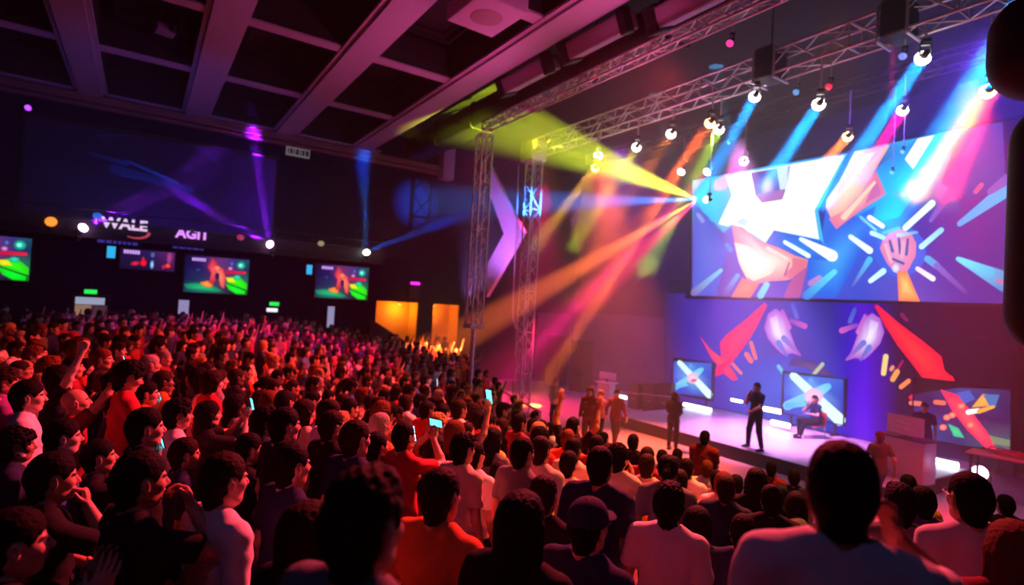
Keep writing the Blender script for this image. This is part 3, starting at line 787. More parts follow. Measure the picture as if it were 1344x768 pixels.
A.poly([(985, 290), (975, 285), (965, 292), (978, 297)], (160, 215, 240))
# open hand low on the left
A.poly([(961, 296), (975, 298), (990, 311), (1004, 319), (1022, 325), (1045, 336), (1061, 341), (1058, 354), (1050, 362), (1033, 368), (1012, 369), (997, 372), (982, 371), (973, 352), (966, 330)], (238, 150, 150), (255, 235, 215))
A.poly([(964, 318), (980, 322), (1003, 335), (1023, 342), (1012, 360), (990, 369), (980, 364), (970, 345)], (255, 225, 195), (255, 252, 240))
A.poly([(1040, 338), (1060, 342), (1056, 356), (1036, 366), (1030, 360), (1040, 350)], (225, 130, 150)); A.stroke((1008, 326), (1034, 340), 5, 3, (255, 225, 205)); A.stroke((1036, 345), (1030, 362), 2, 3, (185, 105, 150))
A.poly([(975, 364), (984, 371), (997, 372), (985, 391), (960, 390)], (240, 140, 110), (250, 165, 110))
A.poly([(1040, 364), (1060, 350), (1050, 391), (1028, 391)], (190, 100, 160))
# slabs right of the star
A.poly([(1122, 199), (1168, 190.5), (1148, 224), (1130, 255), (1103, 283), (1092, 288), (1084, 272), (1085, 262), (1102, 238)], (245, 185, 175), (255, 235, 210))
A.poly([(1135, 203), (1150, 199), (1112, 250), (1098, 262)], (255, 240, 215))
A.poly([(1150, 224), (1163, 255), (1132, 275), (1098, 301), (1088, 287), (1104, 283), (1130, 256)], (230, 130, 165), (250, 180, 185)); A.poly([(1150, 236), (1158, 255), (1135, 268)], (210, 120, 180)); A.stroke((1148, 240), (1108, 285), 4, 8, (255, 215, 190))
A.poly([(1205, 182), (1227, 177.5), (1199, 222), (1188, 209)], (255, 255, 255))
# raised fist on the right
A.blob((1182, 330), 34, 34, (60, 110, 225), (90, 130, 235))
A.poly([(1155, 326), (1160, 312), (1170, 304), (1183, 301), (1196, 306), (1203, 320), (1202, 336), (1194, 352), (1187, 361), (1175, 358), (1164, 345)], (235, 140, 180), (225, 175, 215))
for a, b in (((1168, 316), (1172, 330)), ((1180, 312), (1182, 332)), ((1192, 314), (1190, 334)), ((1172, 340), (1186, 346))): A.stroke(a, b, 3, 4, (110, 90, 170), (90, 110, 190))
A.stroke((1163, 322), (1170, 344), 5, 4, (250, 190, 210)); A.stroke((1186, 318), (1184, 338), 5, 4, (245, 180, 205)); A.stroke((1174, 315), (1177, 330), 5, 4, (245, 175, 205)); A.blob((1176, 352), 5, 6, (200, 190, 230), (240, 245, 255))
A.poly([(1178, 357), (1191, 356), (1199, 375), (1208, 396), (1180, 395), (1179, 375)], (255, 140, 95), (255, 215, 130))
A.stroke((1160, 306), (1180, 300), 4, 5, (110, 170, 220), (140, 200, 225)); A.stroke((1180, 309), (1204, 305), 6, 3, (220, 225, 230), (120, 180, 220))
W_, C_ = (235, 255, 255), (60, 205, 250)
for p, q, w0, w1, c0, c1 in (
  ((1189, 299), (1224, 267), 8, 9, W_, W_), ((1210, 324), (1236, 302), 7, 7, (200, 250, 255), (120, 220, 250)), ((1260, 294), (1325, 246), 7, 20, (70, 180, 240), (50, 190, 235)),
  ((1258, 340), (1328, 374), 6, 30, (90, 225, 250), (80, 120, 200)), ((1262, 341), (1300, 358), 6, 14, (110, 235, 255), (60, 190, 235)), ((1142, 286), (1159, 297), 7, 6, (255, 245, 250), (250, 235, 245)), ((1130, 285), (1150, 302), 4, 3, (120, 200, 240), (150, 220, 250)),
  ((1145, 306), (1160, 312), 6, 6, (220, 250, 255), (180, 230, 250)), ((1117, 311), (1142, 329), 6, 9, W_, W_), ((1120, 375), (1142, 341), 3, 8, (120, 100, 200), (80, 205, 245)), ((1143, 369), (1160, 356), 6, 8, (225, 250, 255), (200, 245, 255)),
  ((1205, 353), (1225, 366), 6, 7, (255, 225, 235), (255, 245, 240)), ((1218, 340), (1230, 349), 9, 9, (70, 190, 240), (110, 160, 220)), ((1230, 349), (1268, 384), 8, 6, (130, 120, 210), (120, 80, 170)),
  ((1222, 290), (1250, 250), 5, 12, (120, 110, 210), (170, 90, 160)), ((1281, 252), (1289, 243), 6, 6, (225, 110, 150), (225, 110, 150)), ((1300, 252), (1322, 236), 8, 14, (150, 110, 190), (120, 110, 190)), ((1310, 368), (1328, 376), 5, 8, (210, 130, 170), (190, 110, 170)),
  ((912, 384), (947, 355), 10, 5, (140, 120, 190), (140, 215, 245)), ((953, 384), (969, 362), 7, 6, (140, 90, 180), (120, 190, 235)), ((999, 388), (1007, 374), 9, 8, (110, 210, 245), (150, 225, 245)), ((1060, 388), (1096, 357), 12, 7, (40, 140, 225), (110, 230, 250)), ((1065, 372), (1076, 365), 8, 7, (180, 140, 210), (190, 160, 215)),
  ((1031, 318), (1062, 336), 5, 6, W_, W_), ((1052, 314), (1093, 336), 5, 15, (240, 255, 255), (255, 255, 255)), ((917, 282), (923, 290), 5, 6, (150, 170, 230), (150, 165, 225)), ((955, 322), (960, 328), 6, 6, (50, 160, 235), (50, 160, 235)), ((1175, 255), (1187, 257), 6, 5, (110, 170, 235), (130, 170, 235))):
    A.stroke(p, q, w0, w1, c0, c1)
r = empty('led_screen', onX(1118, 394, XS), label='giant led screen with a white star, hands and blue streaks above the stage', cat='led screen')
disp = A.build('display', M_disp); disp.parent = r; disp.location = -r.location
def screen_body(r, corners, X, t=.07, dep=.22):
    pts = [onX(u, v, X) for u, v in corners]; ys = [p[1] for p in pts]; zs = [p[2] for p in pts]
    y0, y1, z0, z1 = min(ys), max(ys), min(zs), max(zs); L = np.array(r.location)
    m = MB(); m.box(np.array([X + .01, y0 - t, z0 - t]) - L, np.array([X + dep, y1 + t, z1 + t]) - L)
    for a, b in (((y0 - t, z0 - t), (y1 + t, z0)), ((y0 - t, z1), (y1 + t, z1 + t)), ((y0 - t, z0), (y0, z1)), ((y1, z0), (y1 + t, z1))):
        m.box(np.array([X - .05, a[0], a[1]]) - L, np.array([X + .02, b[0], b[1]]) - L)
    return m.build('casing', M_black, r)
screen_body(r, ((909, 237), (1316, 160), (1329, 399), (908, 388)), XS)

# ---------------------------------------------------------------- led wall under it
XL = 19.7
A = Art(PX(XL))
pts_u = [872, 905, 945, 990, 1040, 1085, 1112, 1135, 1152, 1180, 1330]
top = [385] * 11; bot = [524, 528, 536, 546, 556, 566, 572, 577, 580, 587, 622]
A.grid([pts_u] * 3, [top, [460, 462, 466, 470, 474, 478, 480, 482, 484, 488, 505], bot],
       [[(45, 25, 80), (80, 50, 170), (85, 40, 200), (50, 50, 190), (45, 70, 195), (50, 50, 150), (60, 20, 190), (95, 0, 210), (70, 10, 150), (32, 12, 65), (12, 12, 34)],
        [(45, 28, 90), (70, 50, 180), (80, 70, 200), (35, 90, 205), (60, 60, 170), (45, 70, 190), (60, 20, 200), (95, 0, 225), (80, 0, 180), (35, 10, 60), (14, 12, 36)],
        [(50, 30, 100), (75, 45, 165), (75, 55, 180), (25, 90, 215), (30, 110, 220), (20, 80, 190), (70, 0, 210), (115, 0, 245), (90, 0, 200), (38, 12, 66), (16, 13, 38)]])
A.poly([(960, 500), (985, 470), (1030, 462), (1075, 480), (1100, 520), (1090, 560), (985, 545)], (40, 80, 200), (25, 115, 225))
A.poly([(1040, 470), (1065, 474), (1090, 488), (1098, 498), (1080, 492), (1055, 482), (1035, 480)], (70, 60, 140), (130, 100, 150))
for mir in (0, 1):                                                     # two glowing open hands
    f = (lambda u, v: (u, v)) if not mir else (lambda u, v: (1164 - (u - 1000) * 1.05, v + 6))
    A.poly([f(1003, 430), f(1008, 412), f(1018, 405), f(1029, 412), f(1036, 432), f(1044, 455), f(1052, 468), f(1040, 464), f(1028, 466), f(1019, 458), f(1008, 445)], (190, 110, 220), (245, 225, 255))
    A.poly([f(1010, 418), f(1020, 414), f(1026, 436), f(1034, 452), f(1024, 452), f(1014, 440)], (225, 190, 250), (255, 255, 255))
    A.stroke(f(1029, 444), f(1050, 466), 8, 3, (120, 140, 230), (190, 110, 200)); A.stroke(f(1022, 450), f(1033, 467), 8, 3, (110, 150, 230), (150, 110, 220))
    A.stroke(f(1038, 421), f(1056, 428), 5, 8, (150, 90, 200), (225, 110, 200)); A.stroke(f(1040, 400), f(1046, 416), 5, 6, (60, 110, 215), (110, 120, 220)); A.stroke(f(1027, 408), f(1036, 430), 4, 6, (200, 110, 220), (220, 130, 215))
R1, R2 = (255, 30, 110), (255, 75, 115)
A.poly([(1004, 397), (1007, 401), (994, 428), (986, 442), (972, 462), (958, 480), (944, 489), (935, 494), (947, 470), (945, 450), (953, 440), (976, 422)], R1, R2)
A.poly([(918, 440), (932, 458), (948, 470), (962, 486), (969, 498), (962, 500), (948, 488), (934, 470)], R1, (255, 110, 110))
A.poly([(945, 478), (962, 470), (950, 490), (934, 497)], R1)
for p, q, w in (((980, 465), (986, 474), 6), ((986, 450), (992, 470), 5), ((962, 478), (973, 490), 4), ((1067, 493), (1080, 478), 5)): A.stroke(p, q, w, w, (255, 130, 110) if q[0] < 1050 else (200, 210, 170))
A.stroke((1022, 481), (1028, 489), 5, 5, (110, 205, 235))
R3, R4 = (255, 20, 75), (255, 80, 75)
A.poly([(1148, 401), (1152, 400), (1180, 424), (1212, 448), (1236, 468), (1240, 486), (1252, 497), (1254, 504), (1243, 512), (1222, 512), (1214, 500), (1196, 476), (1178, 453), (1162, 428)], R3, R4)
A.poly([(1192, 522), (1203, 512), (1226, 502), (1250, 493), (1254, 501), (1240, 510), (1215, 519), (1196, 525)], R3, (255, 110, 70))
A.poly([(1222, 508), (1246, 508), (1262, 528), (1290, 560), (1312, 596), (1304, 598), (1285, 590), (1262, 568), (1240, 540)], (250, 60, 110), (255, 90, 120))
for p, q, w, c in (((1163, 468), (1160, 490), 7, (255, 225, 150)), ((1172, 482), (1170, 485), 5, (240, 170, 130)), ((1185, 474), (1179, 484), 3, (190, 20, 110)), ((1178, 488), (1172, 498), 7, (250, 180, 90)), ((1193, 500), (1183, 508), 6, (250, 160, 90)), ((1184, 413), (1190, 420), 5, (150, 20, 110)), ((1282, 443), (1292, 443), 4, (90, 15, 75))): A.stroke(p, q, w, w, c)
r = empty('led_wall', onX(1000, 560, XL), label='wide led backdrop with purple hands and red strokes under the giant screen', cat='led wall')
o = A.build('display', attr_display('lit backdrop', 1.3)); o.parent = r; o.location = -r.location
y0, y1 = onX(1330, 500, XL)[1], onX(872, 500, XL)[1]; z1 = onX(905, 385, XL)[2]; L = np.array(r.location)
MB().box(np.array([XL + .02, y0 - .05, .05]) - L, np.array([XL + .25, y1 + .05, z1 + .6]) - L).build('casing', M_black, r)

# ---------------------------------------------------------------- screens standing on the stage
def stage_screen(corners, X, label, paint):
    r = empty('stage_screen', onX(*corners[3], X), label=label, cat='screen')
    A = Art(PX(X)); paint(A); o = A.build('display', M_disp); o.parent = r; o.location = -r.location
    screen_body(r, corners, X, .03, .12)
    L = np.array(r.location); zb = min(onX(u, v, X)[2] for u, v in corners); ys = [onX(u, v, X)[1] for u, v in corners]
    for y in (min(ys) + .3, max(ys) - .3): f = MB(); f.box(np.array([X - .15, y - .04, DZ]) - L, np.array([X + .35, y + .04, DZ + .04]) - L); f.box(np.array([X + .05, y - .04, DZ]) - L, np.array([X + .1, y + .04, zb + .3]) - L); f.build('foot_stand', M_grey, r)
    return r
def cross_art(x0, y0, x1, y1, x2, y2, x3, y3):
    """pale cross on blue: corners TL, TR, BR, BL"""
    def P(a, b): return ((1 - b) * ((1 - a) * x0 + a * x1) + b * ((1 - a) * x3 + a * x2), (1 - b) * ((1 - a) * y0 + a * y1) + b * ((1 - a) * y3 + a * y2))
    def paint(A):
        g = [[(20, 90, 200), (40, 130, 220), (20, 110, 210)], [(10, 110, 225), (120, 190, 240), (15, 70, 190)], [(20, 80, 200), (30, 90, 200), (15, 60, 170)]]
        A.grid([[P(a, b)[0] for a in (0, .5, 1)] for b in (0, .5, 1)], [[P(a, b)[1] for a in (0, .5, 1)] for b in (0, .5, 1)], g)
        s = abs(x1 - x0) / 77
        A.stroke(P(.16, .04), P(.94, .92), 10 * s, 15 * s, (215, 255, 245), (225, 255, 255)); A.stroke(P(.70, .22), P(.06, .80), 9 * s, 12 * s, (120, 215, 240), (130, 205, 240)); A.stroke(P(.52, .50), P(.74, .20), 9 * s, 9 * s, (190, 230, 240), (90, 200, 235))
        A.stroke(P(.06, .80), P(.35, .70), 8 * s, 5 * s, (60, 180, 240), (120, 210, 240)); A.blob(P(.50, .48), 12 * s, 11 * s, (225, 190, 225), (255, 215, 220)); A.stroke(P(.48, .56), P(.56, .54), 4 * s, 5 * s, (225, 70, 100)); A.stroke(P(.45, .10), P(.5, .25), 6 * s, 3 * s, (110, 180, 230), (60, 150, 225))
    return paint
stage_screen(((884, 474), (934, 477), (934, 522), (884, 516)), 19.0, 'small stage screen with a pale cross on blue, left behind the presenter', cross_art(884, 474, 934, 477, 934, 522, 884, 516))
stage_screen(((1029, 490), (1107, 498), (1107, 557), (1029, 542)), 19.2, 'larger stage screen with a pale cross on blue behind the seated man', cross_art(1029, 490, 1107, 498, 1107, 557, 1029, 542))
def right_art(A):
    def q(p): return p
    A.grid([[1200, 1260, 1326]] * 3, [[517, 509, 512], [545, 548, 552], [574, 584, 592]], [[(35, 30, 85), (75, 80, 150), (40, 50, 100)], [(50, 70, 150), (90, 40, 110), (55, 35, 95)], [(40, 90, 160), (30, 60, 120), (90, 110, 130)]])
    A.poly([(1255, 516), (1272, 512), (1280, 524), (1266, 530)], (70, 110, 200)); A.poly([(1275, 535), (1290, 517), (1304, 519), (1300, 533)], (230, 170, 90), (245, 190, 90)); A.poly([(1290, 518), (1312, 518), (1306, 536), (1298, 532)], (70, 130, 190))
    A.poly([(1202, 548), (1226, 548), (1232, 565), (1204, 566)], (60, 110, 200), (70, 150, 215)); A.poly([(1244, 556), (1258, 562), (1266, 575), (1252, 573)], (30, 190, 160), (60, 220, 150)); A.poly([(1292, 570), (1326, 578), (1326, 586), (1296, 582)], (130, 150, 120))
    A.poly([(1234, 511), (1256, 518), (1275, 540), (1295, 566), (1308, 590), (1296, 590), (1270, 565), (1250, 540)], (250, 60, 110), (255, 110, 120)); A.stroke((1271, 541), (1284, 539), 7, 6, (255, 250, 240)); A.stroke((1285, 540), (1304, 534), 6, 4, (250, 180, 80))
    for c in ((1243, 548), (1250, 545), (1238, 561), (1274, 558), (1262, 533)): A.blob(c, 5, 4, (240, 110, 100), (255, 180, 150))
    A.stroke((1196, 529), (1208, 530), 6, 6, (245, 130, 100)); A.stroke((1228, 528), (1239, 529), 6, 6, (245, 130, 100))
XR = 19.2
r = stage_screen(((1200, 514), (1326, 511), (1326, 594), (1200, 572)), XR, 'wide stage screen with red, yellow and green streaks, right of the desk', right_art)

# right wing of the stage: low platform, mixing tables, dark cases, a violet lamp
MB_ = MB(); MB_.box((17.6, .8, 0), (19.6, 5.7, DZ - .10)); tag(MB_.build('side_platform', [mat('violet side platform', (.30, .15, .36), .5)]), 'dark violet side platform right of the stage deck', 'platform')
p_ = onX(1283, 620, 16.3); moving_head(p_, p_ + np.array([-4., 1.5, 2]), 0.02, (.85, .5, 1), 12, 'floor moving light with a violet lens right of the glowing bars', 1.2); spot(p_ + np.array([-.15, .02, .05]), p_ + np.array([-6, 1.5, 3.]), (.4, .05, 1), 300, 30)
for k, (u, v, lb) in enumerate(((1318, 598, 'pink lit folding table with cables at the right stage wing'),)):
    p_ = onX(u, v, 15.9); zt_ = p_[2]
    r = empty('equipment_table', (15.9, p_[1] - .3, 0), (0, 0, .1), lb, 'table')
    MB().bbox((-.35, -.9, zt_ - .04), (.35, .9, zt_), .01).build('tabletop', mat('dull pink tabletop', (.4, .2, .25), .5), r)
    for sx in (-1, 1):
        for sy in (-1, 1): MB().tube((sx * .3, sy * .8, 0), (sx * .3, sy * .8, zt_ - .03), .025).build('leg', M_black, r)
    c = MB(); rnd = random.Random(4); pv = None
    for i in range(40):
        q = np.array([rnd.uniform(-.25, .25), rnd.uniform(-.7, .7), zt_ + .02 + rnd.uniform(0, .12)])
        if pv is not None: c.tube(pv, q, .012, 5, cap=False)
        pv = q
    tag(c.build('cable_coil', mat('red cable', (.5, .05, .08), .5), None, r.location), 'tangle of reddish cables on the table at the right stage wing', 'cable')
for k, (y, hgt) in enumerate(((2.75, .8), (1.9, .62))):
    r = empty('flight_case', (14.2, y, 0), (0, 0, .1 * k), ('taller', 'lower')[k] + ' black flight case on the floor at the right edge before the side platform', 'flight case')
    MB().bbox((-.35, -.38, .08), (.35, .38, hgt), .02).build('body', M_black, r)
    e = MB()
    for sx in (-1, 1):
        for sy in (-1, 1): e.tube((sx * .35, sy * .38, .08), (sx * .35, sy * .38, hgt), .015, 6)
    e.build('edge_trim', M_alu, r)
    for sx in (-1, 1):
        for sy in (-1, 1): MB().tube((sx * .27, sy * .3 - .02, .04), (sx * .27, sy * .3 + .02, .04), .04, 12).build('caster', M_grey, r)
    MB().tube((-.37, -.1, hgt * .6), (-.37, .1, hgt * .6), .012, 6).build('handle', M_alu, r)

# desk with a monitor
yl = onX(1183, 600, 15.4)[1]; zl = onX(1183, 577, 15.4)[2]
r = empty('desk', (15.55, yl, DZ), (0, 0, math.radians(-8)), 'pale pink presentation desk at the right end of the stage', 'desk')
hd = zl - DZ
MB().bbox((-.06, -.46, 0), (.0, .46, hd), .015).build('front_panel', mat('pale desk laminate', (.62, .45, .56), .4), r)
MB().bbox((-.1, -.52, hd), (.55, .52, hd + .04), .012).build('top', mat('dark desk top', (.05, .03, .05), .3), r)
for s in (-1, 1): MB().bbox((0, .44 * s - .02, 0), (.45, .44 * s + .02, hd), .01).build('side_panel', mat('pale desk side', (.5, .36, .48), .4), r)
r2 = empty('desktop_monitor', (15.55, yl + .0, zl + .04), (0, 0, math.radians(-8)), 'thin monitor seen from behind, lit pale pink, on the desk', 'monitor')
MB().bbox((-.02, -.42, .06), (.02, .42, .52), .012).build('casing', mat('pale pink monitor back', (.66, .50, .62), .35), r2)
MB().bbox((.0, -.03, 0), (.04, .03, .2), .01).build('neck', M_grey, r2); MB().bbox((-.05, -.14, 0), (.16, .14, .015), .006).build('foot', M_grey, r2)
g = MB()
for y, z, L_ in ((.12, .36, .16), (-.02, .33, .22), (.05, .24, .34), (-.1, .20, .2)): g.box((-.024, y - L_ / 2, z), (-.020, y + L_ / 2, z + .018))
g.build('emblem', mat('white emblem', (.9, .85, .9), .4), r2)
r = empty('mixing_console', (15.55, yl + .30, zl + .04), (0, 0, 0), 'small console with knobs on the left part of the desk', 'console')
MB().bbox((-.06, -.16, 0), (.16, .16, .05), .01).build('body', mat('beige console', (.55, .35, .3), .5), r)
for i in range(5): MB().tube((.0, -.12 + .06 * i, .05), (.0, -.12 + .06 * i, .075), .012, 8).build('knob', M_black, r)

# white podium at the far stage end
pp = onZ(792, 560, .02); pp = np.array([15.9, onX(795, 530, 15.9)[1], 0.])
r = empty('podium', pp, (0, 0, math.radians(10)), 'tall white podium at the far left end of the stage', 'podium')
M_pod = mat('white podium', (.8, .72, .78), .4)
hp = onX(795, 500, 15.9)[2]
MB().bbox((-.22, -.30, 0), (.22, .30, hp * .93), .03).build('body', M_pod, r)
MB().bbox((-.30, -.38, hp * .93), (.30, .38, hp * .93 + .06), .02).build('top', M_pod, r)
r = empty('desktop_monitor', (15.9, pp[1] + .0, hp * .93 + .06), (0, 0, math.radians(10)), 'wide flat monitor on top of the white podium', 'monitor')
MB().bbox((-.02, -.42, .08), (.02, .38, .38), .012).build('casing', mat('lilac monitor', (.6, .48, .66), .35), r); MB().bbox((-.03, -.05, 0), (.03, .05, .12), .01).build('stand', M_grey, r)

# black loudspeakers and cases by the partition
def cabinet(loc, w, d_, h, lab, rotz=0, dot=None):
    r = empty('loudspeaker', loc, (0, 0, rotz), lab, 'loudspeaker'); n = max(1, int(round(h / .9)))
    MB().bbox((-d_ / 2, -w / 2, 0), (d_ / 2, w / 2, h), .04).build('cabinet', M_black, r)
    for i in range(n):
        z = h * (i + .5) / n
        MB().bbox((-d_ / 2 - .02, -w * .42, z - h / n * .42), (-d_ / 2 + .01, w * .42, z + h / n * .42), .03).build('grille', M_grey, r)
        g = MB(); g.lathe([(w * .30, -.012), (w * .27, .0), (w * .1, .03), (0, .02)], (-d_ / 2 - .02, 0, z), 20, 0, 0); g.build('cone', M_black, r)
    return r
for u, v0, v1, w, lb in ((733, 440, 520, .9, 'left tall black loudspeaker stack in front of the lilac partition'), (765, 447, 520, .8, 'right tall black loudspeaker stack in front of the lilac partition')):
    a = onX(u, v0, 18.6); cabinet((18.6, a[1], 0), w, .8, a[2], lb, .3)
p_ = onX(727, 463, 19.7); r = empty('standby_lamp', p_, label='tiny red lamp glowing on the left loudspeaker stack', cat='lamp')
MB().tube((0, 0, 0), (.05, 0, 0), .035, 10).build('lens', emis('red standby', (1, .06, .03), 3), r); MB().tube((.02, 0, 0), (.1, 0, 0), .045, 10).build('bezel', M_black, r); MB().tube((.1, 0, 0), (.35, .1, 0), .015, 6).build('bracket', M_black, r)
for k, (u, w) in enumerate(((838, .55), (858, .6), (876, .5))):
    a = onX(u, 503, 17.9); r = empty('flight_case', (17.9, a[1], DZ if a[1] < DY1 else 0), (0, 0, .2 * k), ('left', 'middle', 'right')[k] + ' dark case in the row between the podium and the left stage screen', 'flight case')
    hh = a[2] - r.location.z
    MB().bbox((-.3, -w / 2, 0), (.3, w / 2, hh), .02).build('body', M_grey, r); MB().bbox((-.31, -w / 2 - .01, hh * .6), (.31, w / 2 + .01, hh * .64), .005).build('seam_trim', M_alu, r); MB().tube((-.33, -.08, hh * .4), (-.33, .08, hh * .4), .015, 6).build('handle', M_alu, r)

# hanging black loudspeakers close by at the right
for k, (z0, z1, x, y, w) in enumerate(((1.92, 2.78, 6.0, 1.18, 1.30), (-.15, 1.86, 6.0, .98, 1.36))):
    r = empty('hanging_loudspeaker', (x, y, CZ + z0), (0, 0, math.radians(12)), ('upper', 'lower, taller')[k] + ' rounded black loudspeaker hanging at the right edge', 'loudspeaker')
    m = MB(); h = z1 - z0; n = 12
    P = []
    prof = []
    rr = min(h * .42, .5)
    bm = MB(); bm.bbox((-.35, -w / 2, 0), (.35, w / 2, h), min(rr, .33), 0, 8); bm.build('cabinet', M_black, r)
    MB().bbox((-.36, -w / 2 + .3, .3), (-.3, w / 2 - .3, h - .3), .02).build('grille', M_grey, r)
    MB().tube((0, 0, h), (0, 0, h + (.5 if k == 0 else .1)), .03).build('hanging_bar', M_grey, r)
if True:
    r = empty('rigging_cable', (6.0, 1.18, CZ + 3.2), label='black rigging cable above the upper hanging loudspeaker', cat='cable'); MB().tube((0, 0, 0), (0, 0, 4.6), .02).build('wire', M_black, r)

# low crowd barrier at the far end of the audience
a, b = onZ(622, 545, .0), onZ(668, 524, .0)
a = np.array([9.9, 13.2, 0]); b = np.array([12.0, 21.0, 0])
r = empty('crowd_barrier', a, label='low pale barrier running along the far right edge of the crowd', cat='barrier'); v = b - a; n = 8
m = MB(); m.tube((0, 0, 1.0), v + np.array([0, 0, 1.0]), .035); m.tube((0, 0, .25), v + np.array([0, 0, .25]), .025); m.build('rail', M_alu, r)
for i in range(n + 1): q = v * i / n; MB().tube(q, q + np.array([0, 0, 1.0]), .025, 6).build('post', M_alu, r)
m = MB()
for i in range(n * 6): q = v * i / (n * 6); m.tube(q + np.array([0, 0, .25]), q + np.array([0, 0, 1.0]), .010, 5, cap=False)
m.build('bars', M_alu, r)
# ---------------------------------------------------------------- far wall: fascia, signs, screens
YB = YW
def PY(Y): return lambda u, v, k: onY(u, v, Y) + np.array([0, -.0006 * k, 0])
Yf = YB - .55
fz0, fz1 = CZ + 1.62, CZ + 2.42
r = empty('balcony_fascia', (2.0, Yf, fz0), label='long dark ledge across the far wall between the projection screen and the wall screens', cat='ledge')
MB().box((-9, 0, 0), (7.4, .42, .62)).build('front_board', M_black, r); MB().box((-9, -.12, .62), (7.4, .42, .70)).build('top_rail', M_grey, r)
m = MB()
for k in range(22): m.tube((-8.8 + k * .76, -.06, .70), (-8.8 + k * .76, -.06, 1.02), .02, 6)
m.tube((-9, -.06, 1.02), (7.4, -.06, 1.02), .025, 6); m.build('railing', M_grey, r)

# projection screen
A = Art(PY(YB - .08))
xl, xr = -3.7, 4.53; zb, zt2 = CZ + 2.2, CZ + 5.72
def PW(Y): return lambda x, z, k: np.array([x, Y - .0006 * k, z])
A = Art(PW(YB - .10))
gx, gz = rect_grid(xl, zt2, xr, zb, 5, 4)
A.grid(gx, gz, [[(14, 12, 40), (16, 13, 46), (18, 12, 50), (26, 16, 66), (46, 18, 90)], [(12, 12, 42), (16, 14, 52), (20, 14, 58), (28, 16, 72), (58, 18, 110)], [(10, 12, 46), (18, 18, 66), (28, 16, 80), (34, 16, 84), (62, 18, 130)], [(10, 10, 40), (20, 14, 60), (40, 14, 100), (38, 14, 92), (50, 16, 110)]])
def S(u, v): p = onY(u, v, YB - .1); return (p[0], p[2])
for p, q, w0, w1, c0, c1 in (((115, 200), (165, 215), .08, .20, (20, 22, 70), (22, 35, 110)), ((150, 222), (250, 250), .35, .25, (22, 30, 95), (24, 40, 130)), ((168, 212), (232, 240), .10, .14, (20, 40, 120), (24, 60, 160)), ((130, 178), (185, 178), .10, .04, (34, 22, 70), (26, 18, 62)), ((263, 194), (292, 220), .42, .04, (38, 24, 84), (52, 30, 100)), ((160, 230), (205, 238), .10, .08, (24, 44, 120), (22, 34, 110))):
    A.stroke(S(*p), S(*q), w0, w1, c0, c1)
r = empty('projection_screen', (0, YB - .1, CZ + 2.2), label='wide dim violet projection screen on the far wall above the ledge', cat='projection screen')
o = A.build('display', attr_display('projected picture', .8)); o.parent = r; o.location = -r.location
L = np.array(r.location); m = MB()
m.box(np.array([xl - .08, YB - .09, zb - .08]) - L, np.array([xr + .08, YB - .01, zt2 + .08]) - L); m.build('casing', M_black, r)
MB().tube(np.array([xl - .1, YB - .14, zt2 + .1]) - L, np.array([xr + .1, YB - .14, zt2 + .1]) - L, .07, 12).build('roller', M_black, r)

# letter signs on the ledge
def sign_text(txt, u, v, h, col, es, label, nm, Y=Yf - .05, shear=0.0):
    p = onY(u, v, Y); c = bpy.data.curves.new(nm, 'FONT'); c.body = txt; c.size = h; c.extrude = .03; c.align_x = 'CENTER'; c.align_y = 'CENTER'; c.offset = .018; c.shear = shear; c.space_character = 1.0
    c.materials.append(emis(nm + ' glow', col, es))
    o = bpy.data.objects.new(nm, c); COL.objects.link(o); o.location = p; o.rotation_euler = (math.pi / 2, 0, 0)
    me = bpy.data.meshes.new_from_object(o); bpy.data.objects.remove(o); o = link(nm, me, None, p, (math.pi / 2, 0, 0))
    return tag(o, label, 'sign')
s1 = sign_text('WALE', 164, 295, .52, (.80, .55, .85), 1.1, 'glowing white letters on the ledge under the projection screen, with a red arc', 'letter_sign')
m = MB(); pc = np.array([.35, -.34, -.02])
for i in range(14):
    a0, a1 = -2.2 + i * .16, -2.2 + (i + 1) * .16
    m.tube((pc[0] + .42 * math.cos(a0), pc[1] + .24 * math.sin(a0) + .12, 0), (pc[0] + .42 * math.cos(a1), pc[1] + .24 * math.sin(a1) + .12, 0), .02 + .003 * i, 8)
m.build('red_arc', emis('red arc glow', (.6, .07, .09), .7), s1)
sign_text('AGIT', 253, 308, .50, (.62, .22, .85), 1.5, 'glowing violet letters on the ledge above the middle wall screen', 'letter_sign')
def plaque(name, u, v, w, h, m, label, cat, Y=Yf - .02, d=.06, group=None):
    p = onY(u, v, Y); r = empty(name, p, label=label, cat=cat, group=group)
    MB().bbox((-w / 2, -.02, -h / 2), (w / 2, .0, h / 2), .008).build('face', m, r); MB().bbox((-w / 2 - .03, 0, -h / 2 - .03), (w / 2 + .03, d, h / 2 + .03), .01).build('frame', M_black, r); return r
M_bdim = emis('dim indigo band', (.05, .03, .30), .8); M_cy = emis('cyan plaque glow', (.02, .32, .62), 1.4)
for u, v, w, lb in ((157, 318, 1.35, 'dim indigo strip under the white letter sign'), (248, 325, 1.1, 'dim indigo strip under the violet letter sign'), (441, 340, .75, 'dim indigo strip above the right wall screen')):
    p = onY(u, v, YB - .02); r = empty('indigo_strip', p, label=lb, cat='light strip'); m = MB(); k = 0; x = -w / 2; rn = random.Random(u)
    while x < w / 2 - .1:
        L_ = rn.choice((.10, .16, .22)); m.box((x, -.03, -.07), (min(x + L_, w / 2), 0, .07)); x += L_ + .05
    m.build('strip', M_bdim, r); MB().box((-w / 2 - .04, 0, -.1), (w / 2 + .04, .03, .1)).build('frame', M_black, r)
plaque('wall_sign', 146, 331, .26, .44, M_cy, 'small cyan glowing sign left of the narrow wall screen', 'sign', YB - .06)
plaque('wall_sign', 406, 354, .24, .42, M_cy, 'small cyan glowing sign left of the right wall screen', 'sign', YB - .06)
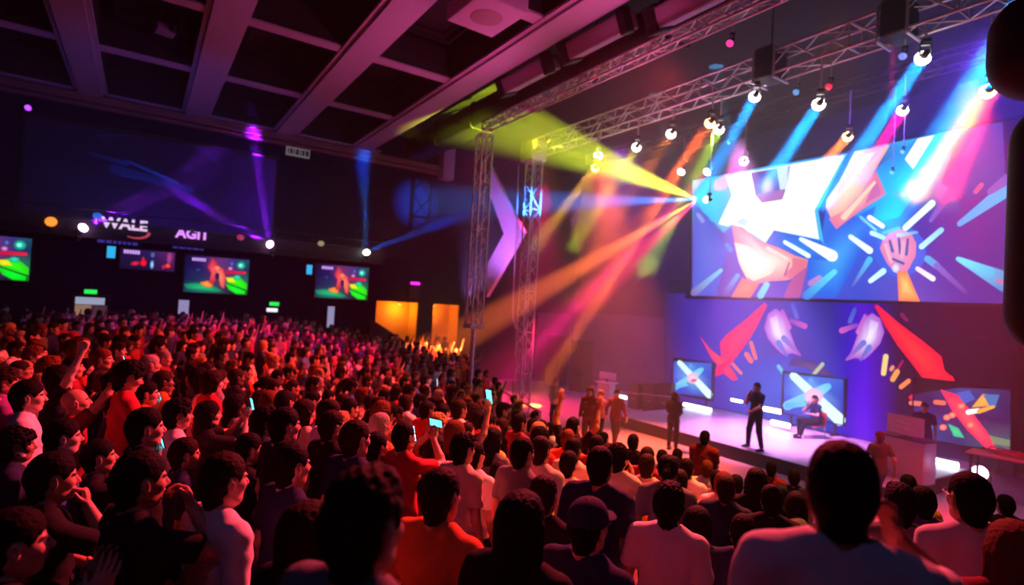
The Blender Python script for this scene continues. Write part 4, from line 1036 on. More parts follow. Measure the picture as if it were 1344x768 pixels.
plaque('wall_sign', 459, 331, .26, .34, emis('teal glow', (.02, .35, .45), 1.5), 'small teal glowing sign on the ledge above the right wall screen', 'sign', YB - .1)
r = plaque('wall_sign', 391, 200, 1.0, .40, emis('dim white sign face', (.22, .19, .22), .55), 'small pale lettered board on the far wall right of the projection screen', 'sign', YB - .06)
m = MB(); x = -.42
for w_ in (.05, .1, .05, .12, .05, .10, .13): m.box((x, -.03, -.12), (x + w_, -.021, .12)); x += w_ + .045
m.build('lettering', mat('plum lettering', (.08, .05, .08), .6), r)

# wall screens
def game_art(x0, x1, z0, z1):
    def P(a, b): return (x0 + (x1 - x0) * a, z1 + (z0 - z1) * b)
    def paint(A):
        W = x1 - x0
        gx_, gz_ = rect_grid(x0, z1, x1, z0, 5, 4)
        A.grid(gx_, gz_, [[(20, 14, 60), (60, 40, 110), (110, 60, 120), (70, 60, 130), (20, 90, 110)], [(26, 22, 80), (40, 35, 95), (120, 60, 110), (90, 60, 120), (30, 60, 90)], [(24, 30, 85), (40, 60, 95), (90, 60, 100), (120, 60, 90), (20, 120, 90)], [(20, 70, 90), (20, 120, 110), (50, 90, 90), (20, 40, 60), (10, 110, 40)]])
        A.poly([P(0, .80), P(.18, .74), P(.42, .78), P(.60, .92), P(.5, .97), P(.05, .92)], (20, 130, 100), (40, 190, 130))
        A.poly([P(.24, .72), P(.36, .66), P(.45, .78), P(.40, .86), P(.27, .80)], (210, 110, 60), (240, 170, 80))
        A.poly([P(.40, .02), P(.46, .10), P(.52, .28), P(.50, .55), P(.45, .74), P(.38, .72), P(.40, .45), P(.34, .28)], (180, 50, 70), (235, 100, 110))
        A.poly([P(.46, .22), P(.58, .30), P(.64, .55), P(.62, .86), P(.56, .80), P(.52, .55), P(.46, .45)], (200, 80, 90), (245, 140, 110))
        A.blob(P(.49, .30), .05 * W, .045 * W, (230, 90, 80), (250, 160, 120)); A.blob(P(.50, .52), .035 * W, .06 * W, (30, 30, 70), (60, 50, 110))
        A.stroke(P(.62, .38), P(.94, .37), .05 * W, .045 * W, (190, 30, 70), (220, 40, 80)); A.blob(P(.70, .28), .04 * W, .035 * W, (150, 80, 150), (220, 160, 200)); A.blob(P(.72, .14), .03 * W, .04 * W, (60, 70, 140), (110, 130, 190))
        A.blob(P(.87, .17), .075 * W, .075 * W, (20, 110, 110), (70, 220, 190)); A.blob(P(.86, .17), .03 * W, .03 * W, (90, 240, 210), (160, 255, 235))
        A.poly([P(.64, .55), P(.78, .50), P(.90, .56), P(.99, .70), P(.99, .86), P(.85, .80), P(.66, .68)], (50, 200, 40), (60, 235, 30)); A.blob(P(.82, .52), .06 * W, .04 * W, (20, 170, 120), (60, 220, 190)); A.poly([P(.64, .54), P(.75, .55), P(.80, .66), P(.68, .66)], (220, 200, 40), (250, 220, 60))
        A.poly([P(.64, .72), P(.78, .76), P(.97, .88), P(.96, .99), P(.82, .99), P(.70, .88)], (10, 200, 40), (10, 240, 60)); A.stroke(P(.66, .70), P(.98, .88), .012 * W, .02 * W, (10, 70, 30))
        for i in range(6): A.poly([P(.10 + .036 * i, .05), P(.126 + .036 * i, .055), P(.126 + .036 * i, .145), P(.10 + .036 * i, .135)], (200, 160, 230))
        A.poly([P(.09, .045), P(.33, .06), P(.33, .16), P(.09, .145)], (190, 150, 220)) if False else None
        A.blob(P(.20, .38), .05 * W, .03 * W, (30, 30, 90), (70, 80, 160))
    return paint
def small_art(x0, x1, z0, z1):
    def P(a, b): return (x0 + (x1 - x0) * a, z1 + (z0 - z1) * b)
    def paint(A):
        W = x1 - x0; gx_, gz_ = rect_grid(x0, z1, x1, z0, 3, 2)
        A.grid(gx_, gz_, [[(45, 30, 80), (50, 36, 95), (110, 50, 110)], [(28, 22, 60), (32, 24, 66), (80, 30, 80)]])
        for i in range(6): A.poly([P(.05 + .05 * i, .04), P(.09 + .05 * i, .045), P(.09 + .05 * i, .24), P(.05 + .05 * i, .23)], (195, 160, 225))
        A.blob(P(.42, .66), .06 * W, .075 * W, (190, 20, 40), (255, 40, 40)); A.blob(P(.27, .72), .09 * W, .05 * W, (130, 30, 70), (235, 50, 80), .25); A.blob(P(.41, .46), .025 * W, .05 * W, (170, 30, 60), (220, 50, 70))
        A.blob(P(.58, .72), .035 * W, .10 * W, (70, 120, 170), (170, 215, 235)); A.blob(P(.58, .2), .04 * W, .06 * W, (70, 90, 140), (90, 120, 170)); A.blob(P(.88, .72), .05 * W, .05 * W, (220, 60, 50), (255, 90, 50)); A.blob(P(.80, .80), .03 * W, .05 * W, (150, 40, 80), (190, 60, 100)); A.blob(P(.90, .28), .05 * W, .14 * W, (140, 60, 120), (170, 80, 150))
    return paint
M_tv = attr_display('television picture', 1.35)
def wall_screen(x0, x1, z0, z1, art, label):
    Y = YB - .22; r = empty('wall_screen', ((x0 + x1) / 2, Y, z0), label=label, cat='screen')
    A = Art(PW(Y)); art(x0, x1, z0, z1)(A); o = A.build('display', M_tv); o.parent = r; o.location = -r.location
    L = np.array(r.location); m = MB(); t = .06
    m.box(np.array([x0 - t, Y + .005, z0 - t]) - L, np.array([x1 + t, Y + .1, z1 + t]) - L)
    for a, b in (((x0 - t, z0 - t), (x1 + t, z0)), ((x0 - t, z1), (x1 + t, z1 + t)), ((x0 - t, z0), (x0, z1)), ((x1, z0), (x1 + t, z1))): m.box(np.array([a[0], Y - .03, a[1]]) - L, np.array([b[0], Y + .01, b[1]]) - L)
    m.build('casing', M_black, r); MB().box(np.array([(x0 + x1) / 2 - .2, Y + .1, z0 + .3]) - L, np.array([(x0 + x1) / 2 + .2, YB, z1 - .3]) - L).build('wall_mount', M_grey, r)
    return r
def span(uL, uR, vt, vb, Y=YB - .22):
    um = (uL + uR) / 2; a = onY(uL, (vt + vb) / 2, Y); b = onY(uR, (vt + vb) / 2, Y); return a[0], b[0], onY(um, vb, Y)[2], onY(um, vt, Y)[2]
x0, x1, z0, z1 = span(242, 326, 338, 385); wall_screen(x0, x1, z0, z1, game_art, 'middle wall screen with red figures and green shapes, under the violet letters')
a0, a1, b0, b1 = span(414, 483, 349, 392); wall_screen(a0, a1, b0, b1, game_art, 'right wall screen with red figures and green shapes, near the orange alcove')
a1 = onY(40, 342, YB - .22)[0]; wall_screen(a1 - 2.35, a1, b0, b1, game_art, 'left wall screen cut off by the picture edge')
s0, s1, t0, t1_ = span(158, 229, 329, 354); wall_screen(s0, s1, t0, t1_, small_art, 'narrow dark wall screen with red spots, between the left and middle ones')

# doorways, exit signs, lit notices
M_green = emis('green exit glow', (.01, .55, .06), 1.6)
def exit_sign(u, v, label):
    p = onY(u, v, YB - .12); r = empty('exit_sign', p, label=label, cat='exit sign'); MB().bbox((-.19, -.03, -.08), (.19, .03, .08), .01).build('face', M_green, r); MB().bbox((-.21, .03, -.1), (.21, .1, .1), .01).build('housing', M_black, r); MB().tube((0, .05, .09), (0, .05, .3), .012, 6).build('bracket', M_grey, r)
exit_sign(119, 383, 'green exit sign above the lit doorway at the left'); exit_sign(360, 399, 'green exit sign right of the middle wall screen')
zf = ground(0, 25)
x0, x1, z0, z1 = span(97, 141, 389, 425, YB - .03)
r = empty('lit_doorway', ((x0 + x1) / 2, YB - .03, float(zf)), label='lit doorway with a white header and an orange and blue view, far left', cat='doorway'); wd = (x1 - x0) / 2; ht = z1 - float(zf)
m = MB(); m.box((-wd - .08, -.06, 0), (-wd, .03, ht + .08)); m.box((wd, -.06, 0), (wd + .08, .03, ht + .08)); m.box((-wd, -.06, ht), (wd, .03, ht + .08)); m.build('frame', M_black, r)
MB().box((-wd + .02, -.05, ht - .30), (wd - .1, .0, ht - .04)).build('header_light', emis('cool header light', (.55, .60, .85), .55), r)
MB().box((-wd + .02, -.02, ht - 1.3), (0.0, .0, ht - .32)).build('warm_panel', emis('tan lit panel', (.30, .17, .10), .9), r)
MB().box((-wd + .02, -.02, 0), (0.0, .0, ht - .95)).build('blue_panel', emis('blue lit panel', (.10, .17, .33), .9), r) if False else MB().prism([(-wd + .02, -.025, ht - .75), (.0, -.025, ht - .75), (-.05, -.025, ht - 1.4), (-wd + .1, -.025, ht - 1.5)], (0, .01, 0)).build('blue_panel', emis('blue lit panel', (.08, .16, .34), 1.0), r)
MB().box((0.0, -.02, 0), (wd - .02, .0, ht - .32)).build('brown_panel', emis('brown lit panel', (.06, .025, .03), 1.0), r)
for u, v, w, h, c, lb in ((241, 403, .36, .55, (.30, .26, .50), 'small pale lit notice under the left end of the middle wall screen'), (434, 416, .30, .95, (.30, .28, .48), 'tall pale lit notice under the right wall screen')):
    plaque('lit_notice', u, v, w, h, emis('pale notice', c, .9), lb, 'notice', YB - .06)
p = onY(357, 407, YB - .15); r = empty('wall_lamp', p, label='small white wall lamp right under the green exit sign beside the middle screen', cat='wall lamp'); MB().bbox((-.22, -.08, -.08), (.22, .02, .08), .03).build('lamp_shade', emis('white wall lamp', (.65, .6, .7), 1.6), r); MB().bbox((-.14, .02, -.1), (.14, .12, .1), .02).build('bracket', M_black, r)
p = onY(545, 372, YB - .35); r = empty('wall_lamp', p, label='small magenta lamp above the orange alcove', cat='wall lamp'); MB().bbox((-.24, -.08, -.07), (.24, .06, .07), .05).build('lens', emis('magenta lamp', (.8, .02, .62), 2.2), r); MB().bbox((-.3, -.05, -.75), (.3, .33, -.12), .05).build('housing', M_black, r)
# lamps along the ledge
p = onY(67, 291, Yf - .15); r = empty('ledge_lamp', p, label='round orange lamp at the left end of the ledge', cat='lamp'); m = MB(); m.lathe([(0, -.17), (.10, -.14), (.17, -.05), (.17, .05), (.10, .14), (0, .17)], (0, 0, 0), 16); m.build('globe', emis('orange globe', (1, .30, .03), 1.3), r); MB().tube((0, .0, -.16), (0, .05, -.32), .05, 10).build('base', M_black, r)
tz = fz0 + .74
VIO = (.22, .01, 1)
LM = [(111, 298, [((225, 232), VIO, 1.5, 7), ((200, 262), VIO, .9, 7)], (1, .55, .95), 'moving light with a violet beam at the left end of the ledge'),
      (353, 320, [((290, 285), VIO, 1.2, 6), ((338, 215), VIO, 1.0, 6)], (1, .5, .95), 'moving light with violet beams on the ledge right of the violet letters'),
      (481, 330, [((478, 250), (.0, .12, 1), 1.0, 9), ((540, 308), (.0, .12, 1), .5, 7)], (.85, .95, 1), 'moving light with a blue beam on the ledge above the right wall screen')]
for u, v, bs, lc, lb in LM:
    p = onY(u, v, Yf - .3); t = onY(*bs[0][0], Yf - 1.2); moving_head(p, t, float(p[2]) - .5, lc, 9, lb, 1.1)
    for (bu, bv), c, e, deg in bs:
        t = onY(u + (bu - u) * 1.45, v + (bv - v) * 1.45, YB - .15); pencil(p + (t - p) / np.linalg.norm(t - p) * .3, t, c, (60 if c is VIO or c == VIO else 42) * e, deg * 1.3, .2)
p = onY(37, 142, YB - .35); r = empty('wall_lamp', p, label='tiny violet lamp high on the far wall under the ceiling edge', cat='wall lamp'); MB().tube((0, -.1, 0), (0, 0, 0), .09, 12).build('lens', emis('violet dot', (.35, .05, 1), 2.4), r); MB().bbox((-.12, 0, -.12), (.12, .35, .12), .02).build('housing', M_black, r)
for u, v, c, lb in ((315, 312, (.45, .03, .12), 'dim red lamp on the ledge left of the violet moving light'), (420, 320, (.35, .30, .18), 'dim warm lamp on the ledge above the right wall screen'), (128, 284, (.02, .14, .7), 'dim blue lamp above the left violet moving light')):
    p = onY(u, v, Yf - .12); p[1] = Yf - .28; r = empty('ledge_lamp', p, label=lb, cat='lamp'); m = MB(); m.lathe([(0, -.12), (.10, -.09), (.14, 0), (.10, .09), (0, .12)], (0, 0, 0), 14); m.build('globe', emis('dim globe', c, .9), r); MB().tube((0, .0, -.11), (0, .04, -.26), .04, 10).build('base', M_black, r)
# stair stringer crossing the orange alcove, and a lamp inside each bay
tag(MB().prism([(ax0 - .3, YB - .1, onY(495, 418, YB)[2]), (ax0 + 2.0, YB - .1, onY(540, 455, YB)[2]), (ax0 + 2.0, YB - .1, 1.0), (ax0 - .3, YB - .1, 1.0)], (0, .12, 0)).build('stair_stringer', M_black), 'dark slanting stair side in front of the orange alcove', 'stairs')
for x, e in (((ax0 + ax1) / 2 + .35, 60), (bx0 + .35, 45)):
    l = bpy.data.lights.new('alcove_light', 'POINT'); l.energy = e; l.color = (1, .34, .015); l.shadow_soft_size = .12; o = bpy.data.objects.new('alcove_light', l); COL.objects.link(o); o.location = (x, YW + .75, zt - .35)
for k, x in enumerate(((ax0 + ax1) / 2 + .35, bx0 + .35)):
    r = empty('alcove_lamp', (x, YW + .75, zt), label=('ceiling lamp in the left bay of the orange alcove', 'ceiling lamp in the right bay of the orange alcove')[k], cat='lamp'); MB().lathe([(.02, 0), (.05, -.05), (.12, -.08), (.12, -.1)], (0, 0, 0), 14).build('lamp_shade', M_black, r); MB().lathe([(0, -.13), (.05, -.12), (.08, -.09), (0, -.07)], (0, 0, 0), 12).build('bulb', emis('amber bulb', (1, .5, .08), 8), r)
# ---------------------------------------------------------------- people: shared meshes, clothes, placing
SKIN = dict(fair=(.62, .38, .29), tan=(.48, .27, .18), brown=(.28, .14, .085), dark=(.13, .065, .04))
HAIRC = dict(black=(.005, .004, .005), brown=(.020, .011, .007), auburn=(.12, .035, .012), blond=(.36, .22, .09), grey=(.30, .28, .27))
CLOTH = dict(white=(.72, .70, .74), cream=(.66, .56, .44), black=(.010, .010, .013), navy=(.018, .028, .085), grey=(.16, .16, .18), red=(.45, .02, .03), orange=(.70, .16, .03), yellow=(.72, .48, .05), olive=(.12, .11, .06), blue=(.05, .13, .42), purple=(.20, .05, .28), maroon=(.20, .02, .03), pink=(.70, .25, .36), green=(.04, .18, .08))
JEANS, DARKT = (.03, .05, .12), (.012, .012, .018)
def dyed(name, rough, mul=(1, 1, 1), bump=0.0, scale=20.0, vary=.12):
    """a material whose colour is the object's own colour, slightly uneven"""
    m = mat(name, (.5, .5, .5), rough, spec=.35 if name in ('skin', 'lips') else (.12 if 'cloth' in name else .06), bump=bump, scale=scale, vary=vary); nt = m.node_tree; b = nt.nodes['Principled BSDF']
    oi = nt.nodes.new('ShaderNodeObjectInfo'); mx = [n for n in nt.nodes if n.bl_idname == 'ShaderNodeMix'][0]
    for i, k in ((6, 1 - vary), (7, 1 + vary)):
        q = nt.nodes.new('ShaderNodeVectorMath'); q.operation = 'MULTIPLY'; q.inputs[1].default_value = [c * k for c in mul]
        nt.links.new(oi.outputs['Color'], q.inputs[0]); nt.links.new(q.outputs[0], mx.inputs[i])
    return m
M_skin = dyed('skin', .5, scale=14, vary=.06); M_lips = dyed('lips', .42, (.85, .5, .55), vary=.05); M_brow = mat('brow hair', (.012, .009, .008), .6)
M_hair = dyed('hair', .7, bump=.4, scale=90); M_cloth = dyed('cloth', .85, bump=.15, scale=9); M_denim = dyed('trouser cloth', .85, bump=.1, scale=22)
M_eye = mat('eye white', (.7, .68, .66), .3); M_iris = mat('brown iris', (.04, .02, .01), .3)
M_glow = (.10, .70, .90); M_glow2 = (.55, .75, 1)
M_screen = emis('phone display glow', (1, 1, 1), 2.8); _oi = M_screen.node_tree.nodes.new('ShaderNodeObjectInfo'); M_screen.node_tree.links.new(_oi.outputs['Color'], M_screen.node_tree.nodes['Principled BSDF'].inputs['Emission Color'])
M_phone = mat('phone shell', (.01, .01, .012), .25)

POSES['bighand'] = dict(arm_l=DOWN(1), arm_r=((.13, -.15, 1.50), (.15, -.9, -1), (-.1, .25, 1), (-.5, 1, 0), .45))
POSES['present'] = dict(arm_l=((.24, .06, 1.02), (-.4, 1, -.3), (.4, -.8, -.2), (-1, 0, 0), .45), arm_r=((.20, -.10, 1.44), (-.1, -.3, -1), (-.05, .5, .8), (-.6, 1, 0), .9), foot_l=(.03, .27, .085), foot_r=(-.03, -.27, .085), yaw=8)
POSES['sit'] = dict(drop=.44, arm_l=((.28, .08, .76), (-.2, 1, -1), (.6, -.8, 0), (0, 0, -1), .3), arm_r=((.21, -.06, .98), (0, -1, -1), (.1, .4, 1), (-.4, 1, 0), .8), foot_l=(.62, .13, .085), foot_r=(.40, -.16, .085), kneehint=(.6, 0, 1), lean=.10)
POSES['walk'] = dict(arm_l=((.22, .25, .95), (-1, .3, 0), None, (0, -1, 0), .3), arm_r=((-.14, -.26, .93), (-1, -.3, 0), None, (0, 1, 0), .3), foot_l=(-.22, .10, .11), foot_r=(.24, -.10, .085))
POSES['stand_l'] = dict(POSES['stand'], yaw=28); POSES['stand_r'] = dict(POSES['stand'], yaw=-24); POSES['look_down'] = dict(POSES['clasp'], pitch=18)
HEM = {}
MESH = {}
def cached(key, fn):
    if key not in MESH: MESH[key] = fn()
    return MESH[key]
def get_body(pose, fem, belly=0.0):
    def f():
        J = skeleton(POSES[pose]); V, Q = body_mesh(J, .013, .0048, fem, belly)
        me = np_mesh('body', V, Q, [M_skin, M_brow, M_eye, M_iris, M_lips], True, mi=face_slots(V, Q, J)); return me, J
    return cached(('b', pose, fem, belly), f)
def get_shirt(pose, fem, sleeve, belly=0.0):
    def f():
        J = get_body(pose, fem, belly)[1]
        if pose == 'sit': J['hemdrop'] = .44
        return np_mesh('shirt', *nets(*field(shirt_prims(J, sleeve, fem, belly), .013, .013, .011, shirt_post(J, sleeve, len(MESH) * 1.7))), mats=[M_cloth])
    return cached(('s', pose, fem, sleeve, belly), f)
def leg_key(pose): return pose if pose in ('present', 'sit', 'walk') else 'stand'
def get_trousers(pose):
    k = leg_key(pose); return cached(('t', k), lambda: np_mesh('trousers', *nets(*field(trouser_prims(skeleton(POSES[k])), .016, .016)), mats=[M_denim]))
def get_shoe(pose, nm):
    k = leg_key(pose); return cached(('f', k, nm), lambda: np_mesh('shoe', *nets(*field(shoe_prims(skeleton(POSES[k]), nm), .010, .010)), mats=[M_black]))
def get_hair(style): return cached(('h', style), lambda: np_mesh('hair', *hair_mesh(style, .0055, len(MESH)), mats=[M_hair]))
def get_cap(): return cached('cap', lambda: np_mesh('cap', *cap_mesh(), mats=[M_cloth]))
def dye(o, c): o.color = (*c, 1); return o
PEOPLE = []
def person(x, y, z, heading, s=1.0, pose='stand', hair='short', hc='black', shirt='white', sleeve='short', fem=0.0, skin='tan', trousers=None, label=None, group='people in the audience', belly=0.0, cap=None, glasses=False, shoes=False, extra=None):
    me, J = get_body(pose, fem, belly)
    o = link('person', me, None, (x, y, z), (0, 0, heading)); o.scale = (s, s, s); dye(o, SKIN[skin]); tag(o, label, 'person', group)
    a = link('shirt', get_shirt(pose, fem, sleeve, belly), o); dye(a, CLOTH[shirt])
    a = link('trousers', get_trousers(pose), o); dye(a, trousers or (JEANS if (int(x * 7) + int(y * 5)) % 2 else DARKT))
    hr = Matrix(J['hr'].tolist()).to_euler(); hl = tuple(J['head'])
    if hair: a = link('hair', get_hair(hair), o, hl, hr); dye(a, HAIRC[hc])
    if cap: a = link('cap', get_cap(), o, hl, hr); dye(a, CLOTH[cap])
    if glasses:
        def g():
            m = MB()
            for q in (1, -1):
                for i in range(12):
                    t0, t1 = i * math.pi / 6, (i + 1) * math.pi / 6
                    m.tube((.104, q * .031 + .024 * math.cos(t0), .004 + .018 * math.sin(t0)), (.104, q * .031 + .024 * math.cos(t1), .004 + .018 * math.sin(t1)), .0018, 5, cap=False)
                m.tube((.104, q * .055, .008), (.0, q * .086, .012), .0020, 5)
            m.tube((.104, .007, .006), (.104, -.007, .006), .0018, 5)
            ob = m.build('glasses', M_alu); me_ = ob.data; bpy.data.objects.remove(ob); return me_
        link('glasses', cached('glasses', g), o, hl, hr)
    if shoes or s and z < .5 and x > 9.5:
        for nm in 'lr': link('shoe', get_shoe(pose, nm), o)
    PEOPLE.append((x, y, s)); return o

BUMPS = []
def place(u, v, h=None, s=1.0, rng=None):
    """stand a person so that the centre of the head is seen at (u, v): on the raked floor, or at the distance at which a head is h pixels tall"""
    d = ray(u, v)
    if h:
        t = 181.0 / h; p = EYE + d * t
        res = (p[2] - CZ) - (float(H(p[0], p[1])) + (s - 1) * 1.635)
        BUMPS.append((p[0], p[1], res)); return p[0], p[1], p[2] - 1.635 * s
    lo, hi = .8, 40.
    for _ in range(50):
        t = (lo + hi) / 2; p = EYE + d * t
        if p[2] - CZ > float(H(p[0], p[1])) + (s - 1) * 1.635: lo = t
        else: hi = t
    return p[0], p[1], p[2] - 1.635 * s
def phone_at(px_, py_, pz_, heading, label, land=False, tilt=.25, glow=None, group='lit phones held up in the audience', roll=0.0, s=1.0):
    r = empty('phone', (px_, py_, pz_), (roll, -tilt, heading), label, 'phone', group); r.scale = (s, s, s)
    w_, h_ = (.15, .075) if land else (.075, .15)
    link('shell', cached(('ps', land), lambda: _m(MB().bbox((.0, -w_ / 2, -h_ / 2), (.009, w_ / 2, h_ / 2), .004), M_phone)), r)
    a = link('display', cached(('pd', land), lambda: _m(MB().box((-.0012, -w_ / 2 + .004, -h_ / 2 + .005), (.0005, w_ / 2 - .004, h_ / 2 - .005)), M_screen)), r)
    dye(a, glow or M_glow); return r
def _m(mb, m):
    ob = mb.build('tmp', m); me = ob.data; bpy.data.objects.remove(ob); return me
def hand_phone(o, local, label, land=False, **k):
    M = Matrix.Translation(o.location) @ Matrix.Rotation(o.rotation_euler.z, 4, 'Z') @ Matrix.Diagonal((*o.scale, 1)); p = M @ Vector(local)
    return phone_at(p.x, p.y, p.z, o.rotation_euler.z, label, land, **k)
TGT = (16.0, 9.5)
def face(x, y, off=0.0): return math.atan2(TGT[1] - y, TGT[0] - x) + math.radians(off)

